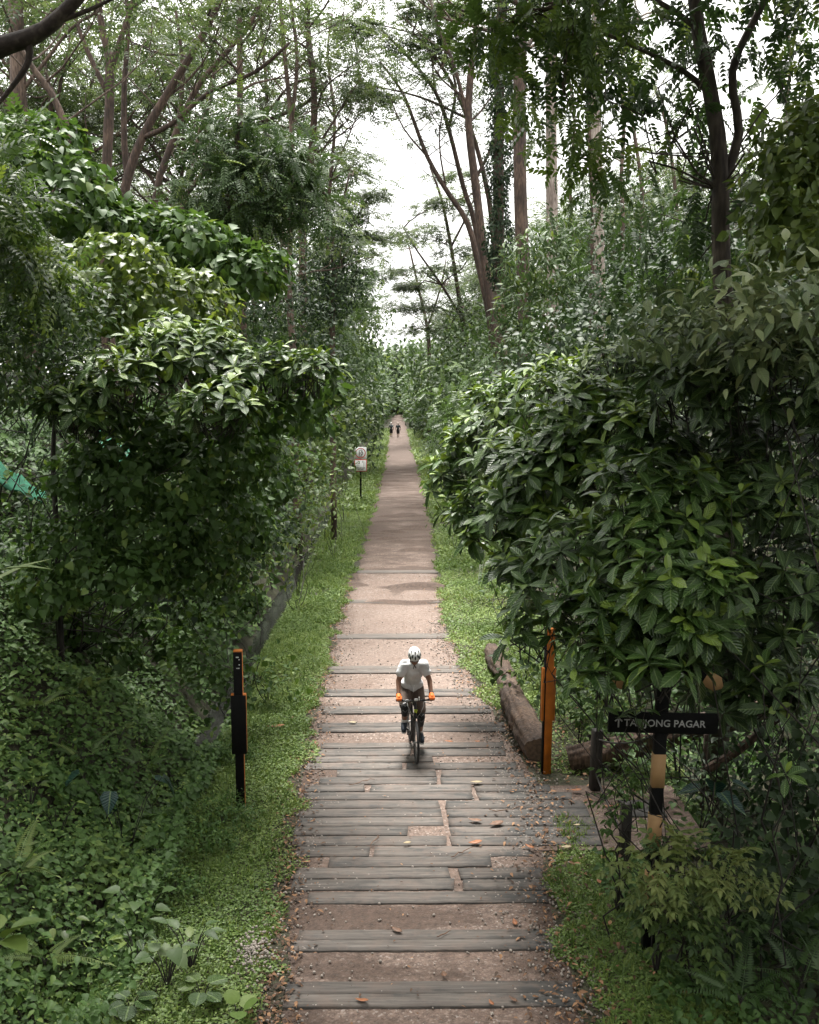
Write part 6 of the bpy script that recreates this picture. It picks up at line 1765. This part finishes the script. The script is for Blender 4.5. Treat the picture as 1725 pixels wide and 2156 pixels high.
def q3(x, u, z): return Vector((x, -u, z + Z0))
hipL = {s: q3(s * .095, -.22, 1.0) for s in (-1, 1)}
knee = {-1: q3(-.155, .18, .83), 1: q3(.13, .02, .60)}
ank = {-1: q3(-.145, -.04, .50), 1: q3(.145, -.26, .235)}
toe = {-1: q3(-.165, .11, .435), 1: q3(.155, -.10, .165)}
shl = {s: q3(s * .15, .085, 1.52) for s in (-1, 1)}
elb = {s: q3(s * .255, .14, 1.27) for s in (-1, 1)}
wri = {s: q3(s * .27, .295, 1.075) for s in (-1, 1)}
pel, wst, chs, nck = q3(0, -.24, 1.04), q3(0, -.17, 1.2), q3(0, .0, 1.42), q3(0, .12, 1.585)
hd = q3(0, .205, 1.675)
HR = Matrix.Rotation(R(24), 3, 'X')        # head bowed: forward is -y
chains = [([pel, wst, chs, nck], [.13, .125, .14, .06]), ([nck, hd], [.058, .07])]
for s in (-1, 1):
    chains += [([hipL[s], knee[s], ank[s]], [.085, .058, .04]), ([ank[s], toe[s]], [.042, .035]), ([chs, shl[s]], [.1, .07]), ([shl[s], elb[s], wri[s]], [.058, .044, .03])]
    w = wri[s]
    knuck = w + Vector((0, -.075, -.02))
    chains.append(([w, knuck], [.03, .033]))
    for k in range(4):                       # four fingers over the grip, two reaching for the lever
        f0 = knuck + Vector((s * (-.033 + .022 * k), -.008, .004))
        L_ = (.9, 1.0, .95, .75)[k]
        f1 = f0 + Vector((0, -.03 * L_, -.016)); f2 = f1 + Vector((0, -.008 * L_, -.032 * L_)); f3 = f2 + Vector((0, .012 * (k > 1) * 1.5, -.02 * L_))
        chains.append(([f0, f1, f2, f3], [.0105, .010, .0092, .008]))
    t0 = w + Vector((-s * .03, -.035, -.012)); chains.append(([t0, t0 + Vector((-s * .018, -.03, -.018)), t0 + Vector((-s * .012, -.05, -.04))], [.012, .011, .009]))
balls = [(hd, (.072, .092, .10), HR), (hd + HR @ Vector((0, -.035, -.07)), (.055, .05, .05), HR),
         (hd + HR @ Vector((0, -.098, -.018)), (.013, .02, .025), HR), (hd + HR @ Vector((0, -.08, -.06)), (.026, .014, .01), HR)]
for s in (-1, 1):
    balls += [(hd + HR @ Vector((s * .074, .005, -.015)), (.012, .022, .03), HR), (hd + HR @ Vector((s * .03, -.082, .012)), (.016, .012, .01), HR)]
body = blob('body', chains, balls, M_SKIN, rider, .0065, 3)
# clothes
tsh = [([pel + Vector((0, -.03, .06)), wst, chs, q3(0, .09, 1.53)], [.147, .142, .158, .098])]
for s in (-1, 1): tsh += [([chs + Vector((0, 0, .03)), shl[s]], [.12, .08]), ([shl[s], shl[s].lerp(elb[s], .55)], [.079, .072])]
shirt = blob('shirt', tsh, [(chs + Vector((s * .07, .02, .02)), (.11, .11, .13)) for s in (-1, 1)] + [(pel + Vector((s * .085, -.075, .08)), (.105, .115, .085)) for s in (-1, 1)], M_SHIRT, rider, .01, 3)
# cloth folds
dv = shirt.data; co = np.empty(len(dv.vertices) * 3, np.float32); dv.vertices.foreach_get('co', co); co = co.reshape(-1, 3)
no = np.empty(len(dv.vertices) * 3, np.float32); dv.vertices.foreach_get('normal', no); no = no.reshape(-1, 3)
co = co + no * ((vnoise(co * np.array([7, 7, 26])) - .28) * .034)[:, None].astype(np.float32)
dv.vertices.foreach_set('co', co.ravel()); dv.update()
sho = [([pel + Vector((0, 0, .06)), pel + Vector((0, -.02, -.02))], [.15, .145])]
for s in (-1, 1): sho += [([hipL[s] + Vector((0, 0, .02)), hipL[s].lerp(knee[s], .5), hipL[s].lerp(knee[s], .84 if s < 0 else .74)], [.115, .108, .1])]
shorts = blob('shorts', sho, [], M_SHORT, rider, .011, 3)
B = Bag(); wb = q3(0, -.045, 1.115)
B.tube([wb + Vector((-.03, 0, .01)), wb + Vector((-.012, -.012, .02)), wb + Vector((0, -.006, .0)), wb + Vector((.012, -.012, .02)), wb + Vector((.03, 0, .01))], .005, 6)
B.tube([wb, wb + Vector((.006, -.03, -.04)), wb + Vector((.004, -.06, -.085))], .005, 6); B.build('drawstring', M_WHITE, shorts)
for s in (-1, 1):
    th = hipL[s].lerp(knee[s], .8)
    kg = blob('knee_guard', [([hipL[s].lerp(knee[s], .78), knee[s], knee[s].lerp(ank[s], .42)], [.074, .07, .056])], [], M_KNEE, rider, .009, 3)
    B = Bag(); kc = knee[s] + Vector((0, -.075, 0))
    for sg in (.05, -.05): B.tube([kc + Vector((-.04, .02, sg + .02)), kc + Vector((0, -.004, sg - .012)), kc + Vector((.04, .02, sg + .02))], .0022, 5)
    B.build('seam', M_GREY, kg)
    w = wri[s]; kn = w + Vector((0, -.075, -.02))
    gch = [([w + Vector((0, .015, .005)), w + Vector((0, -.03, -.006)), kn], [.036, .041, .041])]
    for k in range(4):
        f0 = kn + Vector((s * (-.034 + .0225 * k), -.01, .004)); gch.append(([f0, f0 + Vector((0, -.03, -.016)), f0 + Vector((0, -.036, -.032))], [.0145, .0135, .0125]))
    t0 = w + Vector((-s * .03, -.035, -.012)); gch.append(([t0, t0 + Vector((-s * .014, -.022, -.012))], [.017, .015]))
    gl = blob('glove', gch, [], M_GLOVE, rider, .0065, 2)
    B = Bag(); ax_ = (wri[s] - elb[s]).normalized(); B.tube([w + Vector((0, .012, .004)) - ax_ * .022, w + Vector((0, .012, .004)) + ax_ * .014], .041, 14); B.build('cuff', M_KNEE, gl)
    blob('sock', [([ank[s] + (knee[s] - ank[s]).normalized() * .085, ank[s]], [.05, .052])], [], M_WHITE, rider, .009, 2)
    dirf = (toe[s] - ank[s]); dirf.z = 0; dirf.normalize()
    hl = ank[s] - dirf * .05 + Vector((0, 0, -.045)); tf = toe[s] + dirf * .045 + Vector((0, 0, -.005))
    shoe = blob('shoe', [([ank[s] + Vector((0, 0, -.01)), hl], [.054, .048]), ([ank[s] + Vector((0, 0, -.015)), toe[s] + Vector((0, 0, .01)), tf], [.055, .05, .04])], [], M_SHOE, rider, .009, 3)
    B = Bag()
    sv = Vector((1, 0, 0))
    B.tube([hl + Vector((0, 0, -.042)), (hl + tf) / 2 + Vector((0, 0, -.045)), tf + Vector((0, 0, -.036)) + dirf * .01], [.042, .05, .036], 12)
    v_ = B.v[0]; zc_ = v_[:, 2].mean(); B.v[0] = np.stack([v_[:, 0], v_[:, 1], zc_ + (v_[:, 2] - zc_) * .35 + (v_[:, 1] - v_[:, 1].mean()) * 0], 1).astype(np.float32)
    # keep the sole under the slanted foot
    tpar = np.clip(((B.v[0] - np.array(tuple(hl))) @ np.array(tuple((tf - hl) / (tf - hl).length_squared))), 0, 1)
    B.v[0][:, 2] = (B.v[0][:, 2] - zc_) + (hl.z + (tf.z - hl.z) * tpar) - .044
    B.build('sole', M_SOLE, shoe)
# helmet
hc = hd + HR @ Vector((0, .005, .045))
bm = bmesh.new(); bmesh.ops.create_uvsphere(bm, u_segments=32, v_segments=20, radius=1)
bmesh.ops.bisect_plane(bm, geom=bm.verts[:] + bm.edges[:] + bm.faces[:], plane_co=(0, 0, -.28), plane_no=(0, .0, -1), clear_outer=True)
bmesh.ops.holes_fill(bm, edges=[e for e in bm.edges if e.is_boundary])
bmesh.ops.scale(bm, vec=(.108, .155, .116), verts=bm.verts)
for v in bm.verts:
    v.co.z += .012 * math.sin(v.co.x * 95) ** 2 * (v.co.z > .03)
B = Bag(); B.bm(bm, hc, HR); helm = B.build('helmet', M_HELM, rider)
B = Bag()
for lat, rows_ in ((0, (22, 58, 98)), (30, (36, 76)), (-30, (36, 76)), (58, (28, 66)), (-58, (28, 66))):
    for el in rows_:
        e_, l_ = math.radians(el), math.radians(lat)
        n_ = Vector((math.sin(l_) * max(.35, math.sin(min(e_, math.pi - e_)) if el > 60 else .8), -math.cos(e_) * math.cos(l_ * .6), math.sin(e_) * math.cos(l_))).normalized()
        pos = Vector((n_.x * .108, n_.y * .155, n_.z * .119))
        tl = math.atan2(-n_.y, n_.z)
        B.ball(hc + HR @ pos, (.0125, .034, .010), HR @ Matrix.Rotation(math.radians(90 - el) , 3, 'X') @ Matrix.Rotation(l_ * .3, 3, 'Z'), 12, 8)
B.build('vents', M_VENT, helm)
B = Bag(); B.ball(hc + HR @ Vector((0, -.128, -.02)), (.062, .03, .01), HR); B.build('visor', M_VENT, helm)
B = Bag(); ch = hd + HR @ Vector((0, -.05, -.118))
for s in (-1, 1): B.tube([hc + HR @ Vector((s * .085, -.02, -.02)), hd + HR @ Vector((s * .066, -.03, -.07)), ch], .006, 6)
B.tube([ch, ch + Vector((-.02, -.03, -.06))], .007, 6); B.tube([ch, ch + Vector((.025, -.03, -.05))], .007, 6); B.build('strap', M_VENT, helm)
B = Bag(); B.tube([hd + HR @ Vector((s_ * .07, -.05, .02)) if abs(s_) > .9 else hd + HR @ Vector((s_ * .07, -.1, .015)) for s_ in (-1, -.5, 0, .5, 1)], .012, 8); B.build('sunglasses', M_VENT, rider)
rider.location = broot.location; rider.rotation_euler = (0, 0, RZB)

# two walkers far up the path, seen from behind
def walker(label, px, py, shirt_m, short_m, pack_m, cap_m, stride, arm, seed):
    p = G(px, py)
    root = empty('person', (0, 0, 0), label, 'person', 'walkers far up the path')
    v = lambda x, y, z: Vector((x, y, z))
    hip = {s: v(s * .09, 0, .92) for s in (-1, 1)}
    kn = {s: v(s * .1, s * stride * .12 + .04, .5) for s in (-1, 1)}
    an = {s: v(s * .1, s * stride * .3, .1 + (.06 if s * stride < 0 else 0)) for s in (-1, 1)}
    sh = {s: v(s * .19, .02, 1.44) for s in (-1, 1)}
    el = {s: v(s * .26, -s * stride * .1 - .02, 1.18) for s in (-1, 1)}
    wr = {s: v(s * .27, -s * stride * .2 + .1, .98) for s in (-1, 1)}
    hd_ = v(0, .05, 1.66)
    ch = [([v(0, 0, .95), v(0, 0, 1.15), v(0, .0, 1.36), v(0, .03, 1.52)], [.13, .12, .14, .055]), ([v(0, .03, 1.5), hd_], [.055, .06])]
    for s in (-1, 1):
        ch += [([hip[s], kn[s], an[s]], [.085, .058, .04]), ([an[s], an[s] + v(0, .14, -.05)], [.04, .035]), ([v(0, 0, 1.38), sh[s]], [.1, .065]), ([sh[s], el[s], wr[s]], [.055, .043, .03])]
        w = wr[s]; ch.append(([w, w + v(0, .01, -.08)], [.03, .036]))
        for k in range(4): ch.append(([w + v(0, -.025 + .018 * k, -.1), w + v(-s * .008, -.02 + .018 * k, -.165)], [.011, .009]))
        ch.append(([w + v(-s * .012, .03, -.05), w + v(-s * .02, .045, -.1)], [.012, .009]))
    blob('body', ch, [(hd_, (.075, .095, .11)), (hd_ + v(0, .1, -.01), (.014, .02, .025)), (hd_ + v(.078, 0, -.01), (.012, .02, .03)), (hd_ + v(-.078, 0, -.01), (.012, .02, .03))], M_SKIN, root, .012, 2)
    t_ = [([v(0, 0, .92), v(0, 0, 1.15), v(0, 0, 1.36), v(0, .02, 1.45)], [.15, .14, .155, .1])]
    for s in (-1, 1): t_ += [([v(0, 0, 1.38), sh[s]], [.12, .085]), ([sh[s], sh[s].lerp(el[s], .75)], [.08, .07])]
    blob('shirt', t_, [], shirt_m, root, .018, 2)
    t_ = [([v(0, 0, .98), v(0, 0, .9)], [.155, .15])]
    for s in (-1, 1): t_.append(([hip[s], hip[s].lerp(kn[s], .9)], [.115, .095]))
    blob('shorts', t_, [], short_m, root, .018, 2)
    for s in (-1, 1):
        blob('shoe', [([an[s] + v(0, -.03, -.03), an[s] + v(0, .16, -.055)], [.052, .042])], [], M_KNEE, root, .012, 2)
    blob('backpack', [], [(v(0, -.2, 1.28), (.15, .09, .22)), (v(0, -.26, 1.2), (.11, .06, .11))], pack_m, root, .015, 3)
    B = Bag(); B.ball(hd_ + v(0, 0, .05), (.088, .105, .085)); B.ball(hd_ + v(0, .12, .04), (.07, .07, .012)); B.build('cap', cap_m, root)
    root.location = (p.x, p.y, .03); root.rotation_euler = (0, 0, R(seed))
walker('walker in grey shirt with dark backpack and white cap, left of the pair', 824, 921, plain('grey_cotton', (.16, .17, .17), .9), M_KNEE, plain('slate_fabric', (.03, .04, .05), .8), M_WHITE, 1, 0, 4)
walker('walker in dark shirt with teal black backpack and pale cap, right of pair', 838.5, 922, M_KNEE, M_KNEE, plain('teal_black_fabric', (.008, .025, .028), .8), plain('beige_cap', (.5, .42, .36), .8), -1, 0, -5)

#@@HAZE
hz = bpy.data.materials.new('haze'); hz.use_nodes = True
hn, hl_ = hz.node_tree.nodes, hz.node_tree.links
hn.remove(hn['Principled BSDF'])
pv = hn.new('ShaderNodeVolumePrincipled'); pv.inputs['Color'].default_value = (.93, .97, .95, 1); pv.inputs['Density'].default_value = .00003; pv.inputs['Anisotropy'].default_value = .3
hl_.new(pv.outputs[0], hn['Material Output'].inputs['Volume'])
B = Bag(); B.box((0, 600, 30), (1900, 1900, 84)); hb_ = B.build('haze', hz, smooth=False); hb_['kind'] = 'stuff'; hb_['label'] = 'thin pale haze filling the air along the path'
